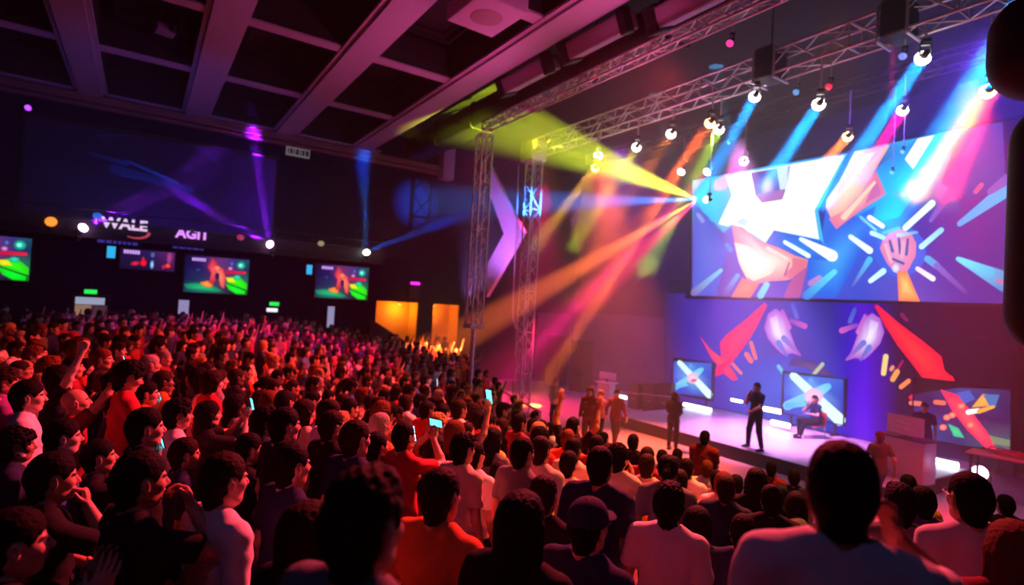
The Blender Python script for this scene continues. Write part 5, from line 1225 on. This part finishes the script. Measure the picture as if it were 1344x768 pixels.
# u, v of the head centre, head height in pixels or None, dict
HERO = [
 (15, 715, 88, dict(pose='clap', hair='short', shirt='black', skin='fair', label='man in black clapping close up at the bottom left corner, face in profile'), -14),
 (66, 628, 64, dict(pose='chin', hair='short', shirt='black', skin='tan', label='man in black with a fist near his chin, second from the bottom left corner'), -8),
 (181, 632, 74, dict(pose='mouth', hair='short', shirt='black', skin='tan', label='broad man in black with fingers at his mouth, left of the white shirt'), -6),
 (291, 632, 70, dict(pose='stand', hair='short', hc='brown', shirt='white', sleeve='long', skin='fair', label='man in a white long-sleeved shirt and swept brown hair, lower left'), -4),
 (205, 765, 72, dict(pose='stand', hair='fade', shirt='black', skin='tan', label='dark head barely rising above the bottom edge, left of the white shirt'), 0),
 (81, 574, 46, dict(pose='stand', hair='short', shirt='blue', skin='fair', label='man in a pale blue tee just behind the man with a fist at his chin'), -10),
 (189, 562, 50, dict(pose='stand', hair='short', shirt='black', skin='fair', label='man in black with tall dark hair, right of the horizontal phone'), -10),
 (241, 597, 42, dict(pose='stand', hair='short', hc='brown', shirt='navy', skin='tan', label='young man in a navy tee standing left of the upright cyan phone'), -12),
 (232, 545, 38, dict(pose='stand', hair='bushy', shirt='white', skin='tan', label='man in a white tee with bushy hair above the upright cyan phone'), -8),
 (35, 521, 42, dict(pose='stand', hair='short', shirt='white', skin='fair', label='man in a white tee at the left edge below the raised arm'), -8),
 (98, 528, 36, dict(pose='phone_up', hair=None, shirt='maroon', skin='tan', label='bald man holding a cyan phone high, left part of the crowd'), -6),
 (76, 498, 34, dict(pose='fist_up', hair='bob', fem=1.0, shirt='black', skin='fair', label='woman with dark bobbed hair and one arm stretched up, left part'), -10),
 (150, 531, 31, dict(pose='phone', hair='short', shirt='navy', skin='fair', label='man in navy filming with a sideways phone, behind the black tee'), -6),
 (191, 517, 32, dict(pose='stand', hair='short', shirt='orange', skin='tan', label='man with an orange collar showing, above the tall-haired man in black'), -10),
 (272, 545, 34, dict(pose='phone', hair='long', fem=1.0, shirt='black', skin='fair', label='long-haired woman raising an upright cyan phone, behind the white long-sleeved shirt'), -5),
 (475, 690, 132, dict(pose='stand', hair='wavy', hc='brown', shirt='grey', skin='fair', label='biggest foreground head with wavy brown hair, bottom centre-left'), -2),
 (577, 652, 70, dict(pose='stand', hair='short', hc='brown', shirt='orange', skin='fair', label='man in an orange red tee seen from behind, bottom centre'), 0),
 (381, 612, 56, dict(pose='stand', hair='short', shirt='navy', skin='fair', label='man in a dark navy tee with a small beard, between white shirt and biggest head'), -6),
 (402, 706, 84, dict(pose='stand', hair='long', hc='brown', fem=1.0, shirt='black', skin='fair', label='woman with long curly brown hair beside the biggest foreground head'), 0),
 (465, 577, 48, dict(pose='stand', hair='short', hc='brown', shirt='navy', skin='fair', label='man in a navy tee right above the biggest foreground head'), -4),
 (434, 560, 40, dict(pose='stand', hair='fade', hc='brown', shirt='black', skin='tan', label='short-cropped man in black behind the navy tee, centre-left'), -2),
 (372, 559, 46, dict(pose='stand', hair='short', shirt='black', skin='fair', label='man in black with short dark hair above the bearded man in navy'), -8),
 (346, 555, 38, dict(pose='stand', hair='bushy', shirt='navy', skin='tan', label='bushy-haired man in navy next to the man in black, left of centre'), -8),
 (493, 587, 38, dict(pose='phone', hair='short', shirt='black', skin='tan', label='man in black lifting a dim phone, right of the navy tee at centre-left'), -2),
 (529, 574, 38, dict(pose='phone', hair='short', shirt='red', skin='tan', label='man in a red tee filming with a wide cyan phone, centre'), 2),
 (622, 599, 36, dict(pose='stand', hair='fade', shirt='white', skin='tan', label='man in a white tee with rolled sleeves right of the orange red tee'), 0),
 (583, 605, 32, dict(pose='stand', hair='wavy', hc='brown', shirt='grey', skin='fair', label='head with wavy hair directly behind the orange red tee'), 0),
 (597, 570, 33, dict(pose='phone_up', hair='long', hc='auburn', fem=1.0, shirt='black', skin='fair', label='long auburn-haired woman raising a phone, right of the red tee'), 0),
 (643, 573, 28, dict(pose='clasp', hair='short', hc='auburn', shirt='yellow', skin='fair', label='person in a yellow orange tee at the middle of the crowd'), 0),
 (683, 690, 80, dict(pose='stand', hair='long', fem=1.0, shirt='black', skin='fair', label='woman with long black hair left of the capped man, seen from behind'), 0),
 (713, 651, 52, dict(pose='stand', hair='crop', hc='brown', shirt='black', skin='tan', label='close-cropped man in black above the capped man, left'), 2),
 (771, 691, 70, dict(pose='stand', hair='fade', shirt='navy', cap='navy', glasses=True, skin='fair', label='man in a pale-brimmed cap and glasses, bottom centre'), -12),
 (787, 612, 48, dict(pose='stand', hair='short', shirt='navy', skin='tan', belly=.02, label='tall broad man in a dark navy tee above the capped man'), 2),
 (878, 664, 52, dict(pose='stand', hair='bushy', shirt='white', skin='tan', label='man in a white tee seen from behind, right of the capped man'), 2),
 (709, 592, 36, dict(pose='stand', hair='short', hc='brown', shirt='cream', skin='tan', label='man in a cream tee, left of the tall broad navy tee'), 0),
 (746, 610, 33, dict(pose='clasp', hair='short', shirt='cream', skin='fair', label='dark-haired man in cream squeezed between two taller men, centre'), 0),
 (849, 612, 30, dict(pose='stand', hair='short', hc='brown', shirt='cream', skin='tan', label='man in a cream tee with a dark cross printed on the back'), 2),
 (752, 560, 24, dict(pose='arms_up', hair='short', shirt='black', skin='tan', label='man in black with lifted arms in front of the red floor, centre'), 0),
 (792, 577, 19, dict(pose='stand', hair='crop', shirt='grey', skin='tan', label='small head straight above the tall broad navy tee'), 0),
 (831, 581, 21, dict(pose='stand', hair='short', shirt='black', skin='tan', label='man in a black tee standing against the red floor, right of centre'), 0),
 (891, 634, 33, dict(pose='stand', hair='short', hc='brown', shirt='orange', skin='fair', label='man in an orange brown tee behind the white tee, right of centre'), 2),
 (869, 601, 21, dict(pose='stand', hair='crop', shirt='white', skin='tan', label='person in a white tee above the cross-print tee, near the red floor'), 0),
 (889, 599, 19, dict(pose='stand', hair='short', shirt='orange', skin='tan', label='small figure in orange between two white tees near the red floor'), 0),
 (925, 575, 19, dict(pose='clasp', hair='crop', shirt='maroon', skin='brown', belly=.04, label='broad man in a maroon tee standing at the stage front'), 0),
 (928, 616, 22, dict(pose='stand', hair='short', hc='auburn', shirt='white', skin='fair', label='reddish-haired person in white below the maroon tee'), 0),
 (941, 631, 25, dict(pose='stand', hair='short', shirt='cream', skin='tan', label='man in a cream tee right of the orange brown tee'), 2),
 (966, 637, 27, dict(pose='stand', hair='crop', shirt='black', skin='brown', label='man in a black tee left of the long black hair, right of centre'), 0),
 (993, 634, 35, dict(pose='stand', hair='long', fem=1.0, shirt='black', skin='fair', label='woman with long black hair over a black top, left of the huge dark head'), 2),
 (1105, 645, 122, dict(pose='bighand', hair='fade', shirt='white', skin='brown', belly=.03, label='huge dark head and white shirt of the nearest man, hand at his head'), 4),
 (1274, 656, 66, dict(pose='stand', hair='fade', shirt='white', glasses=True, skin='tan', label='man in a white tee and glasses at the lower right'), 18),
 (1182, 664, 50, dict(pose='stand', hair='wavy', shirt='grey', skin='tan', label='wavy dark head right behind the huge man'), 4),
 (1212, 660, 40, dict(pose='stand', hair='short', shirt='purple', skin='tan', label='dark head with a dim purple tee left of the glasses at lower right'), 6),
 (1192, 637, 26, dict(pose='stand', hair='short', shirt='black', skin='tan', label='small dark head above the wavy head, in front of the desk'), 4),
 (1042, 631, 21, dict(pose='stand', hair='short', shirt='navy', skin='tan', label='slim dark figure against the red floor, just left of the huge head'), 0),
 (1012, 622, 20, dict(pose='stand', hair='crop', shirt='maroon', skin='brown', label='figure in maroon against the red floor above the long black hair'), 0),
 (1320, 664, 27, dict(pose='stand', hair='short', shirt='black', skin='tan', label='man in a dark tee by the right edge, against the red floor'), 0),
 (1332, 728, 78, dict(pose='stand', hair='long', hc='auburn', fem=1.0, shirt='maroon', skin='fair', label='auburn long-haired head at the bottom right corner'), 0),
 (1045, 664, 33, dict(pose='stand', hair='long', fem=1.0, shirt='black', skin='tan', label='long dark hair seen between two white shirts, left of the huge head'), 0),
 (1047, 698, 34, dict(pose='stand', hair='crop', hc='grey', shirt='grey', cap='grey', skin='fair', label='grey capped head peeking above the huge white shoulder'), 0),
 (822, 640, 30, dict(pose='stand', hair='short', shirt='yellow', skin='tan', label='man in a mustard tee between the navy and cross-print tees'), 0),
 (545, 628, 36, dict(pose='stand', hair='bob', fem=1.0, shirt='grey', skin='fair', label='bob-haired woman in grey left of the orange red tee'), 0),
 (433, 620, 40, dict(pose='stand', hair='pony', fem=1.0, shirt='black', skin='fair', label='woman with a ponytail between the navy tee and the biggest head'), 0),
 (325, 590, 40, dict(pose='chin', hair='short', shirt='black', skin='tan', label='man in black with a hand at his chin above the white long-sleeved shirt'), -8),
 (128, 600, 44, dict(pose='phone', hair='short', shirt='black', skin='tan', label='man in black holding a sideways phone out, between two men in profile'), -10),
 (20, 585, 44, dict(pose='stand', hair='curly', shirt='navy', skin='brown', label='curly-haired man in navy at the left edge, above the corner'), -8),
 (655, 625, 34, dict(pose='stand', hair='short', shirt='black', skin='tan', label='man in black right of the white tee, centre'), 0),
 (915, 690, 44, dict(pose='stand', hair='bob', fem=1.0, shirt='black', skin='tan', label='woman with bobbed hair right of the white tee, lower centre-right'), 2),
 (975, 700, 46, dict(pose='stand', hair='short', shirt='navy', skin='tan', label='man in navy below the long black hair, lower right of centre'), 2),
]
for (u, v, h, kw, off) in HERO:
    s = kw.pop('s', 1.0); x, y, z = place(u, v, h, s)
    z = max(z, -.0) if z > -.4 else z
    z = max(z, 0.0)
    o = person(x, y, z, face(x, y, off), s=s, **kw)
    if kw['pose'] == 'phone':
        lab = kw['label']; land = 'sideways' in lab or 'wide' in lab
        hand_phone(o, (.40, 0, 1.70), {('sideways phone, behind'): ''}.get(lab, 'phone held up by the ' + lab.split(',')[0]), land, glow=M_glow if 'dim' not in lab else M_glow2)
    if kw['pose'] == 'phone_up': hand_phone(o, (.345, -.12, 1.985), 'phone held overhead by the ' + kw['label'].split(',')[0], False, glow=M_glow)
    if 'cross printed' in kw['label']:
        M = Matrix.Translation(o.location) @ Matrix.Rotation(o.rotation_euler.z, 4, 'Z'); m = MB()
        for a in (.6, -.6):
            c, q = math.cos(a), math.sin(a); v0 = [(-.128, -.012 * c - .09 * q, 1.26 - .012 * q + .09 * c), (-.128, .012 * c - .09 * q, 1.26 + .012 * q + .09 * c), (-.128, .012 * c + .09 * q, 1.26 + .012 * q - .09 * c), (-.128, -.012 * c + .09 * q, 1.26 - .012 * q - .09 * c)]
            m.prism(v0, (.02, 0, 0))
        m.build('back_print', M_black, o)

# ---------------------------------------------------------------- people on the stage and the open floor
def stage_person(u, v, X, z, headingdeg, **k):
    p = onX(u, v, X); return person(p[0], p[1], z, math.radians(headingdeg), group=None, shoes=True, **k)
p = onZ(990, 593, DZ)
pres = person(14.62, onX(990, 593, 14.62)[1], DZ, math.radians(168), 1.07, 'present', 'short', 'black', 'black', 'short', 0, 'tan', DARKT, 'presenter in a black tee and dark trousers speaking into a microphone on the stage edge', None, shoes=True)
def microphone(o, local, label, rz=0.0):
    M = Matrix.Translation(o.location) @ Matrix.Rotation(o.rotation_euler.z, 4, 'Z') @ Matrix.Diagonal((*o.scale, 1)); p = M @ Vector(local)
    r = empty('microphone', p, (0, math.radians(35), o.rotation_euler.z + math.pi), label, 'microphone')
    MB().lathe([(.0, -.17), (.012, -.165), (.017, .0), (.0, .0)], (0, 0, 0), 12).build('handle', M_black, r); MB().lathe([(.0, .0), (.022, .005), (.027, .03), (.020, .055), (.0, .062)], (0, 0, 0), 14).build('grille', M_alu, r)
microphone(pres, (.17, -.02, 1.56), 'microphone held at the mouth of the standing presenter')
xs_ = 18.2; ps = onX(1068, 575, xs_)
seat_p = (xs_, ps[1], DZ); hd = math.radians(158)
sitm = person(seat_p[0], seat_p[1], DZ, hd, 1.02, 'sit', 'short', 'brown', 'navy', 'short', 0, 'fair', DARKT, 'man in dark clothes seated on a red chair before the pale cross screen', None, shoes=True)
microphone(sitm, (.20, -.03, 1.10), 'microphone held by the seated man')
r = empty('chair', seat_p, (0, 0, hd), 'red chair with thin metal legs under the seated man on stage', 'chair')
M_redc = mat('red chair shell', (.55, .03, .05), .4)
MB().bbox((-.24, -.24, .375), (.22, .24, .405), .014).build('seat', M_redc, r); MB().bbox((-.27, -.22, .42), (-.235, .22, .82), .014).build('backrest', M_redc, r)
for sx in (-.21, .19):
    for sy in (-.2, .2): MB().tube((sx * 1.15, sy * 1.1, 0), (sx, sy, .38), .011, 6).build('leg', M_alu, r)
for sy in (-.2, .2): MB().tube((-.22, sy, .39), (-.255, sy, .55), .011, 6).build('back_frame', M_alu, r)
x, y, z = place(1155, 573, None, 1.0); person(13.55, onX(1155, 573, 13.55)[1], 0, math.radians(60), 1.0, 'walk', 'short', 'auburn', 'olive', 'short', 0, 'tan', JEANS, 'man in an olive tee and jeans walking in front of the pale desk', None, shoes=True)
stage_person(1212, 572, 17.0, DZ, 185, s=1.0, pose='stand', hair='short', shirt='black', skin='tan', trousers=DARKT, label='person in black standing right of the desk before the glowing bars')
stage_person(885, 527, 13.5, 0, 20, s=.98, pose='clasp', hair='bob', hc='brown', shirt='black', sleeve='long', fem=1.0, skin='fair', trousers=DARKT, label='person in a long black top standing on the open floor by the stage edge')
for u, v, s, hdg, kw in ((727, 562, .93, 200, dict(pose='clasp', hair='short', hc='blond', shirt='cream', skin='fair', trousers=DARKT, label='person in a cream top and dark trousers alone on the far red floor')),
                         (771, 592, 1.04, 215, dict(pose='stand', hair='long', hc='auburn', shirt='maroon', sleeve='long', fem=1.0, skin='fair', trousers=(.2, .02, .03), label='woman in a maroon outfit left of the white podium')),
                         (785, 590, .98, 170, dict(pose='clasp', hair='short', hc='blond', shirt='pink', skin='fair', label='person in a pink top in front of the white podium')),
                         (806, 588, .98, 250, dict(pose='walk', hair='short', hc='brown', shirt='maroon', sleeve='long', skin='fair', trousers=(.12, .05, .03), label='man in a dark red shirt stepping away right of the podium'))):
    p = onZ(u, v, 0.0); person(p[0], p[1], 0.0, math.radians(hdg), s, group=None, shoes=True, **kw)
# ---------------------------------------------------------------- the rest of the audience
rnd = random.Random(11)
def limit(y): return 8.9 if y < 12 else 8.9 + .30 * (y - 12)
pts = [(a, b) for a, b, c in PEOPLE]
grid = {}
def near(x, y, r):
    k0, k1 = int(x // 1), int(y // 1)
    return any((x - a) ** 2 + (y - b) ** 2 < r * r for i in (-1, 0, 1) for j in (-1, 0, 1) for a, b in grid.get((k0 + i, k1 + j), ()))
for a, b in pts: grid.setdefault((int(a // 1), int(b // 1)), []).append((a, b))
GEN = []
BU = [-40, 560, 600, 640, 668, 700, 760, 830, 900, 950, 1040, 1100, 1200, 1400]; BV = [0, 380, 455, 488, 515, 545, 578, 596, 610, 618, 648, 668, 672, 690]
for _ in range(26000):
    x, y = rnd.uniform(-6.5, 11.8), rnd.uniform(.3, 25.2)
    if x > limit(y) or (y > 12 and x > 11.9): continue
    if x > 8.4 and y < 6.5: continue
    s = rnd.gauss(1.0, .035); s = min(1.09, max(.92, s))
    z = float(ground(x, y)) ; hc_ = (x, y, z + 1.635 * s); u, v, d = project(hc_)
    if d < 4.3 or u < -35 or u > 1375: continue
    if v < np.interp(u, BU, BV): continue
    if x > 8.0 and y > 23.2: continue
    if math.hypot(x - 9.15, y - 16.1) < .75 or math.hypot(x - 12, y - 17.25) < .8: continue
    r = .46 if d < 9 else .50
    if near(x, y, r): continue
    grid.setdefault((int(x // 1), int(y // 1)), []).append((x, y)); GEN.append((d, x, y, z, s, u, v))
GEN.sort()
print('generic people', len(GEN), 'placed', len(PEOPLE))
N_IND = 300 - len(PEOPLE)
SH = ['black', 'white', 'red', 'navy', 'grey', 'orange', 'maroon', 'cream', 'blue', 'purple', 'yellow', 'pink', 'olive', 'green']
SHW = [22, 15, 11, 13, 8, 6, 8, 5, 4, 3, 2.5, 2.5, 2, 1]
HS = [('short', 0, 'short hair'), ('bushy', 0, 'bushy hair'), ('wavy', 0, 'wavy hair'), ('crop', 0, 'cropped hair'), ('curly', 0, 'curly hair'), ('long', 1, 'long hair'), ('bob', 1, 'bobbed hair'), ('pony', 1, 'a ponytail'), ('bun', 1, 'a hair bun'), ('fade', 0, 'faded hair')]
HW = [26, 10, 10, 12, 4, 14, 8, 7, 4, 8]
PS = [('stand', ''), ('stand_l', ', head turned away'), ('stand_r', ', head turned to the side'), ('clap', ' clapping'), ('phone', ' filming with a phone'), ('phone_up', ' holding a phone high'), ('arms_up', ' with both arms up'), ('fist_up', ' with a raised fist'), ('clasp', ' with folded hands'), ('crossed', ' with crossed arms'), ('chin', ' with a hand at the chin'), ('look_down', ' looking down')]
PW_ = [34, 12, 12, 8, 3.0, 1.6, 1.6, 2.0, 8, 6, 6, 4]
HCN = [('black', 'black', 46), ('brown', 'brown', 30), ('auburn', 'auburn', 8), ('blond', 'blond', 10), ('grey', 'grey', 4)]
def where(u, v, d):
    cols = ((45, 'at the left edge'), (95, 'left of the lit doorway'), (150, 'below the lit doorway'), (232, 'below the narrow wall screen'), (330, 'below the middle wall screen'), (405, 'below the wall lamp'), (490, 'below the right wall screen'), (560, 'below the orange alcove'), (612, 'left of the thin-poled tower'),
            (665, 'below the chevron panel'), (745, 'below the right truss tower'), (840, 'in line with the podium'), (945, 'in line with the left stage screen'), (1030, 'in line with the presenter'), (1120, 'in line with the seated man'), (1215, 'in line with the desk'), (1400, 'at the right'))
    c = next(t for l, t in cols if u < l)
    band = 'nearer rows' if d < 5.4 else ('fifth rows' if False else ('middle rows' if d < 7 else ('rear middle rows' if d < 8.6 else 'farther rows')))
    return band + ' ' + c
used = set()
for i, (d, x, y, z, s, u, v) in enumerate(GEN[:N_IND]):
    loc = where(u, v, d)
    for tries in range(200):
        sh = rnd.choices(SH, SHW)[0]; hs = rnd.choices(HS, HW)[0]; hcn = rnd.choices(HCN, [h[2] for h in HCN])[0]; ps = rnd.choices(PS, PW_)[0]
        pcap = rnd.random() < .06 and hs[1] == 0
        lab = ('woman' if hs[1] else 'man') + ' in ' + sh + (' and a cap' if pcap else '') + ' with ' + (hs[2].replace('a ', 'a ' + hcn[1] + ' ') if hs[2].startswith('a ') else hcn[1] + ' ' + hs[2].replace(' hair', '-hair').replace('-hair', ' hair')) + ps[1] + ', ' + loc
        if len(lab.split()) <= 16 and lab not in used: break
    used.add(lab)
    pose = ps[0]
    if u > 640 and pose in ('arms_up', 'fist_up', 'phone_up') and True: pose = 'stand'; lab = lab.replace(ps[1], '')
    if len(lab.split()) > 16: lab = lab.replace(', head turned to the side', '').replace(' with both arms up', ', arms up').replace('rear middle rows', 'middle rows')
    fem = float(hs[1]) if pose in ('stand', 'clap', 'phone', 'phone_up', 'stand_l', 'arms_up', 'clasp') else 0.0
    o = person(x, y, z, face(x, y, rnd.gauss(-4, 9)), s * (.96 if hs[1] else 1.0), pose, hs[0], hcn[0], sh, 'short', fem, rnd.choice(['fair', 'fair', 'tan', 'tan', 'brown', 'dark']), None, lab, cap=(rnd.choice(['navy', 'red', 'white', 'black']) if pcap else None))
    if pose == 'phone': hand_phone(o, (.40, 0, 1.70), 'phone lifted by the ' + lab.split(' with ')[0] + ', ' + loc, rnd.random() < .4, glow=rnd.choice([M_glow, M_glow2]))
    if pose == 'phone_up': hand_phone(o, (.345, -.12, 1.985), 'phone held high by the ' + lab.split(' with ')[0] + ', ' + loc, False, glow=rnd.choice([M_glow, M_glow2]))

# beyond the nearest three hundred: one mass of small far figures
def low(pose, fem, hair):
    J = skeleton(POSES[pose]); P = [p for p in body_prims(J, fem) if prim_box(p)[0][2] > .80 and np.min(p['r'] if p['t'] == 'el' else [p['r1']]) > .007]
    for p in P: p['fine'] = np.linalg.norm((p['c'] if p['t'] == 'el' else p['a']) - J['head']) < .2
    out = [(*nets(*field(P, .048, .023)), 0)]
    out.append((*nets(*field(shirt_prims(J, 'short', fem), .044, .044, .014, lambda F, X, Y, Z: np.maximum(F, .865 - Z))), 1))
    out.append((*nets(*field(trouser_prims(J), .07, .07)), 2))
    if hair:
        V, Q = hair_mesh(hair, .022, 1.0); out.append((V @ J['hr'].T + J['head'], Q, 3))
    return out
LOW = [low(p, f, h) for p, f, h in (('stand', 0., 'short'), ('stand_l', 0., 'bushy'), ('stand_r', 0., 'crop'), ('clap', 0., 'short'), ('stand', 1., 'long'), ('clasp', 1., 'bob'), ('arms_up', 0., 'short'), ('fist_up', 0., 'crop'), ('phone', 0., 'short'), ('chin', 0., 'short'))]
LW = [26, 14, 14, 10, 14, 8, 4, 5, 5, 6]
Vs, Qs, Cs, off = [], [], [], 0
SK = list(SKIN.values()); HK = list(HAIRC.values())[:4]
CC = CLOTH
for d, x, y, z, s, u, v in GEN[N_IND:]:
    pr = rnd.choices(LOW, LW)[0]; th = face(x, y, rnd.gauss(-4, 10)); c, q = math.cos(th), math.sin(th); R = np.array([[c, -q, 0], [q, c, 0], [0, 0, 1]])
    cols = (SK[rnd.choice((0, 0, 1, 1, 2, 3))], CC[rnd.choices(SH, SHW)[0]], rnd.choice(((.02, .03, .07), (.012, .012, .016), (.05, .05, .05))), rnd.choices(HK, (50, 30, 8, 10))[0])
    for V, Q, k in pr:
        Vs.append((V * s) @ R.T + np.array([x, y, z])); Qs.append(Q + off); Cs.append(np.tile(cols[k], (len(V), 1))); off += len(V)
m = bpy.data.materials.new('far crowd colours'); m.use_nodes = True; nt = m.node_tree; at = nt.nodes.new('ShaderNodeAttribute'); at.attribute_name = 'Col'; nt.links.new(at.outputs['Color'], nt.nodes['Principled BSDF'].inputs['Base Color']); nt.nodes['Principled BSDF'].inputs['Roughness'].default_value = .75
print('far crowd verts', off)
tag(link('crowd', np_mesh('crowd', np.concatenate(Vs), np.concatenate(Qs), [m], True, np.concatenate(Cs))), 'packed far part of the audience under the wall screens and up to the chevron panel', 'crowd', None, 'stuff')
# phones and small lights glowing in the far crowd
for u, v, Y, lb, gl, sc_ in ((285, 446, 17, 'blue lit phone upright in the far crowd below the middle wall screen', M_glow2, 1.0), (297, 445, 17.2, 'larger blue lit phone below the right end of the middle wall screen', M_glow2, 1.3), (298, 469, 13.5, 'blue lit phone low below the middle wall screen', M_glow, 1.0), (137, 451, 14, 'round cyan phone glow below the lit doorway', M_glow, 1.3),
                      (386, 452, 17, 'white light left in the bright cluster below the right wall screen', M_glow2, 1.6), (391, 447, 17, 'white light on top of the bright cluster in the far crowd', M_glow2, 1.5), (397, 454, 17, 'white light right in the bright cluster in the far crowd', M_glow2, 1.5), (381, 456, 17, 'small white light at the left end of the bright cluster', M_glow2, .9), (412, 462, 16.5, 'pale phone right of the bright cluster', M_glow2, 1.1),
                      (470, 468, 16.5, 'violet white phone below the orange alcove left edge', M_glow2, 1.1), (547, 486, 15.0, 'white phone glow right of the orange alcove', M_glow2, 1.3), (574, 502, 13.0, 'round white phone glow left of the barrier', M_glow2, 1.3), (722, 567, 8.0, 'blue lit phone in front of the red floor', M_glow2, .9), (624, 541, 10, 'small pale phone near the barrier', M_glow2, .9)):
    p = onY(u, v, Y); p[2] = max(p[2], .3); phone_at(p[0], p[1], p[2], face(p[0], p[1]), lb, False, .1, gl, 'lit phones in the far crowd', s=sc_)
# let the raked floor meet the feet of the nearest people
fl = bpy.data.objects['floor'].data
B = np.array([b for b in BUMPS])
V = np.empty(len(fl.vertices) * 3); fl.vertices.foreach_get('co', V); V = V.reshape(-1, 3)
W = np.exp(-(((V[:, None, 0] - B[None, :, 0]) ** 2 + (V[:, None, 1] - B[None, :, 1]) ** 2) / (2 * .26 ** 2)))
sw = W.sum(1); add = (W * B[None, :, 2]).sum(1) / np.maximum(sw, 1e-9) * np.clip(sw, 0, 1)
on_rake = (V[:, 0] < 9.6)
V[:, 2] = np.maximum(V[:, 2] + add * on_rake - .01 * on_rake, 0)
fl.vertices.foreach_set('co', V.ravel().astype(np.float32)); fl.update()
# ---------------------------------------------------------------- wash lights, haze, camera
def wash(p, t, c, e, deg, blend=1.0, size=.25):
    return spot(p, t, c, e, deg, blend, .25, name='wash_light', lin_fall=False)
TX = 9.0
wash((TX, 8.0, 9.2), (1.5, 5.0, 2.5), (1, .05, .08), 21000, 68)     # pink red on the near crowd
wash((TX, 12.0, 9.2), (2.5, 12.0, 2.2), (1, .045, .035), 15000, 62)   # red on the middle crowd
wash((TX, 15.0, 9.2), (3.5, 19.0, 1.4), (.95, .012, .22), 9500, 52)   # magenta on the far crowd
wash((9.2, 4.6, 9.2), (6.2, 5.0, 1.8), (1, .22, .03), 7500, 62)     # orange rim on the front rows
wash((9.25, 13.5, 9.2), (8.0, 10.5, 1.6), (1, .30, .03), 6500, 42)    # amber on the middle right of the crowd
wash((12.4, 14.0, 9.2), (12.4, 11.8, 0.0), (1, .11, .04), 21000, 38)  # salmon on the open floor
wash((13.0, 18.0, 9.2), (13.4, 19.0, 0.0), (1, .02, .16), 7500, 50)  # pink on the far floor
wash((13.8, 4.5, 9.2), (13.2, 3.8, 0.0), (1, .03, .08), 8000, 46)     # red on the floor at the right
wash((14.5, 10.4, 9.4), (16.9, 10.4, .4), (.90, .30, .88), 21000, 42) # lilac pink on the deck
wash((13.0, 14.0, 9.6), (20.5, 17.5, 3.0), (.34, .04, .90), 2600, 80) # purple behind the stage
wash((13.5, 4.0, 9.6), (20.5, 7.0, 9.5), (.14, .04, .95), 5200, 95)
wash((8.6, 13.0, 7.0), (5.0, 14.0, 10.9), (1, .12, .40), 650, 110)    # pink spill on the ceiling beams
wash((8.6, 8.0, 7.5), (6.0, 9.0, 10.9), (1, .13, .38), 650, 110)
wash((2.0, 15.0, 6.0), (0.0, 24.0, 7.0), (.05, .08, .65), 900, 110)   # faint blue on the far wall
wash((9.6, 17.6, 4.2), (12.4, 20.0, 7.2), (.55, .22, 1), 2200, 55)    # lavender on the chevron and towers
wash((10.0, 12.5, 6.5), (12.0, 8.0, 9.8), (1, .28, .62), 420, 110)    # pink on the trusses
wash((-2.0, 0.0, 9.5), (5.0, 5.0, 2.0), (.20, .28, .9), 60, 120)     # dim blue fill added to lift the nearest rows, no fixture there
def haze(name, a, b, dens, an):
    m = bpy.data.materials.new(name); m.use_nodes = True; nt = m.node_tree; nt.nodes.clear()
    o = nt.nodes.new('ShaderNodeOutputMaterial'); s = nt.nodes.new('ShaderNodeVolumeScatter'); s.inputs['Density'].default_value = dens; s.inputs['Anisotropy'].default_value = an
    nt.links.new(s.outputs[0], o.inputs['Volume']); h = MB().box(a, b).build(name, m)
    return tag(h, None, None, None, 'stuff')
XH = 9.4
haze('haze_audience', (-6.98, -4.98, .0), (XH, 21.5, 11.95), HAZE * .018, .15)
haze('haze_stage', (XH + .01, -4.98, .01), (XW - .01, YW - .01, 11.95), HAZE, .15)
haze('haze_far_low', (-6.98, 21.51, .01), (XH, YW - .01, 5.8), HAZE * .018, .15)
haze('haze_far_high', (-6.98, 21.51, 5.81), (XH, YW - .01, 11.95), HAZE * .8, .15)
w = bpy.data.worlds.new('hall_dark'); sc.world = w; w.use_nodes = True
w.node_tree.nodes['Background'].inputs[0].default_value = (.02, .02, .05, 1); w.node_tree.nodes['Background'].inputs[1].default_value = .05
cam = bpy.data.cameras.new('camera'); co = bpy.data.objects.new('camera', cam); COL.objects.link(co)
Mx = Matrix(RM.tolist()).to_4x4(); Mx.translation = (0, 0, CZ); co.matrix_world = Mx
cam.sensor_width = 36; cam.lens = 36 * FPX / 1344; cam.clip_start = .05; cam.clip_end = 100
cam.dof.use_dof = True; cam.dof.focus_distance = 4.0; cam.dof.aperture_fstop = 1.1
sc.camera = co
sc.view_settings.view_transform = 'Standard'; sc.view_settings.look = 'None'; sc.view_settings.gamma = 1; sc.view_settings.use_curve_mapping = False
sc.view_settings.exposure = 0.0
sc.cycles.use_adaptive_sampling = True; sc.cycles.adaptive_threshold = .02; sc.cycles.volume_bounces = 0; sc.cycles.max_bounces = 5; sc.cycles.diffuse_bounces = 2; sc.cycles.glossy_bounces = 2
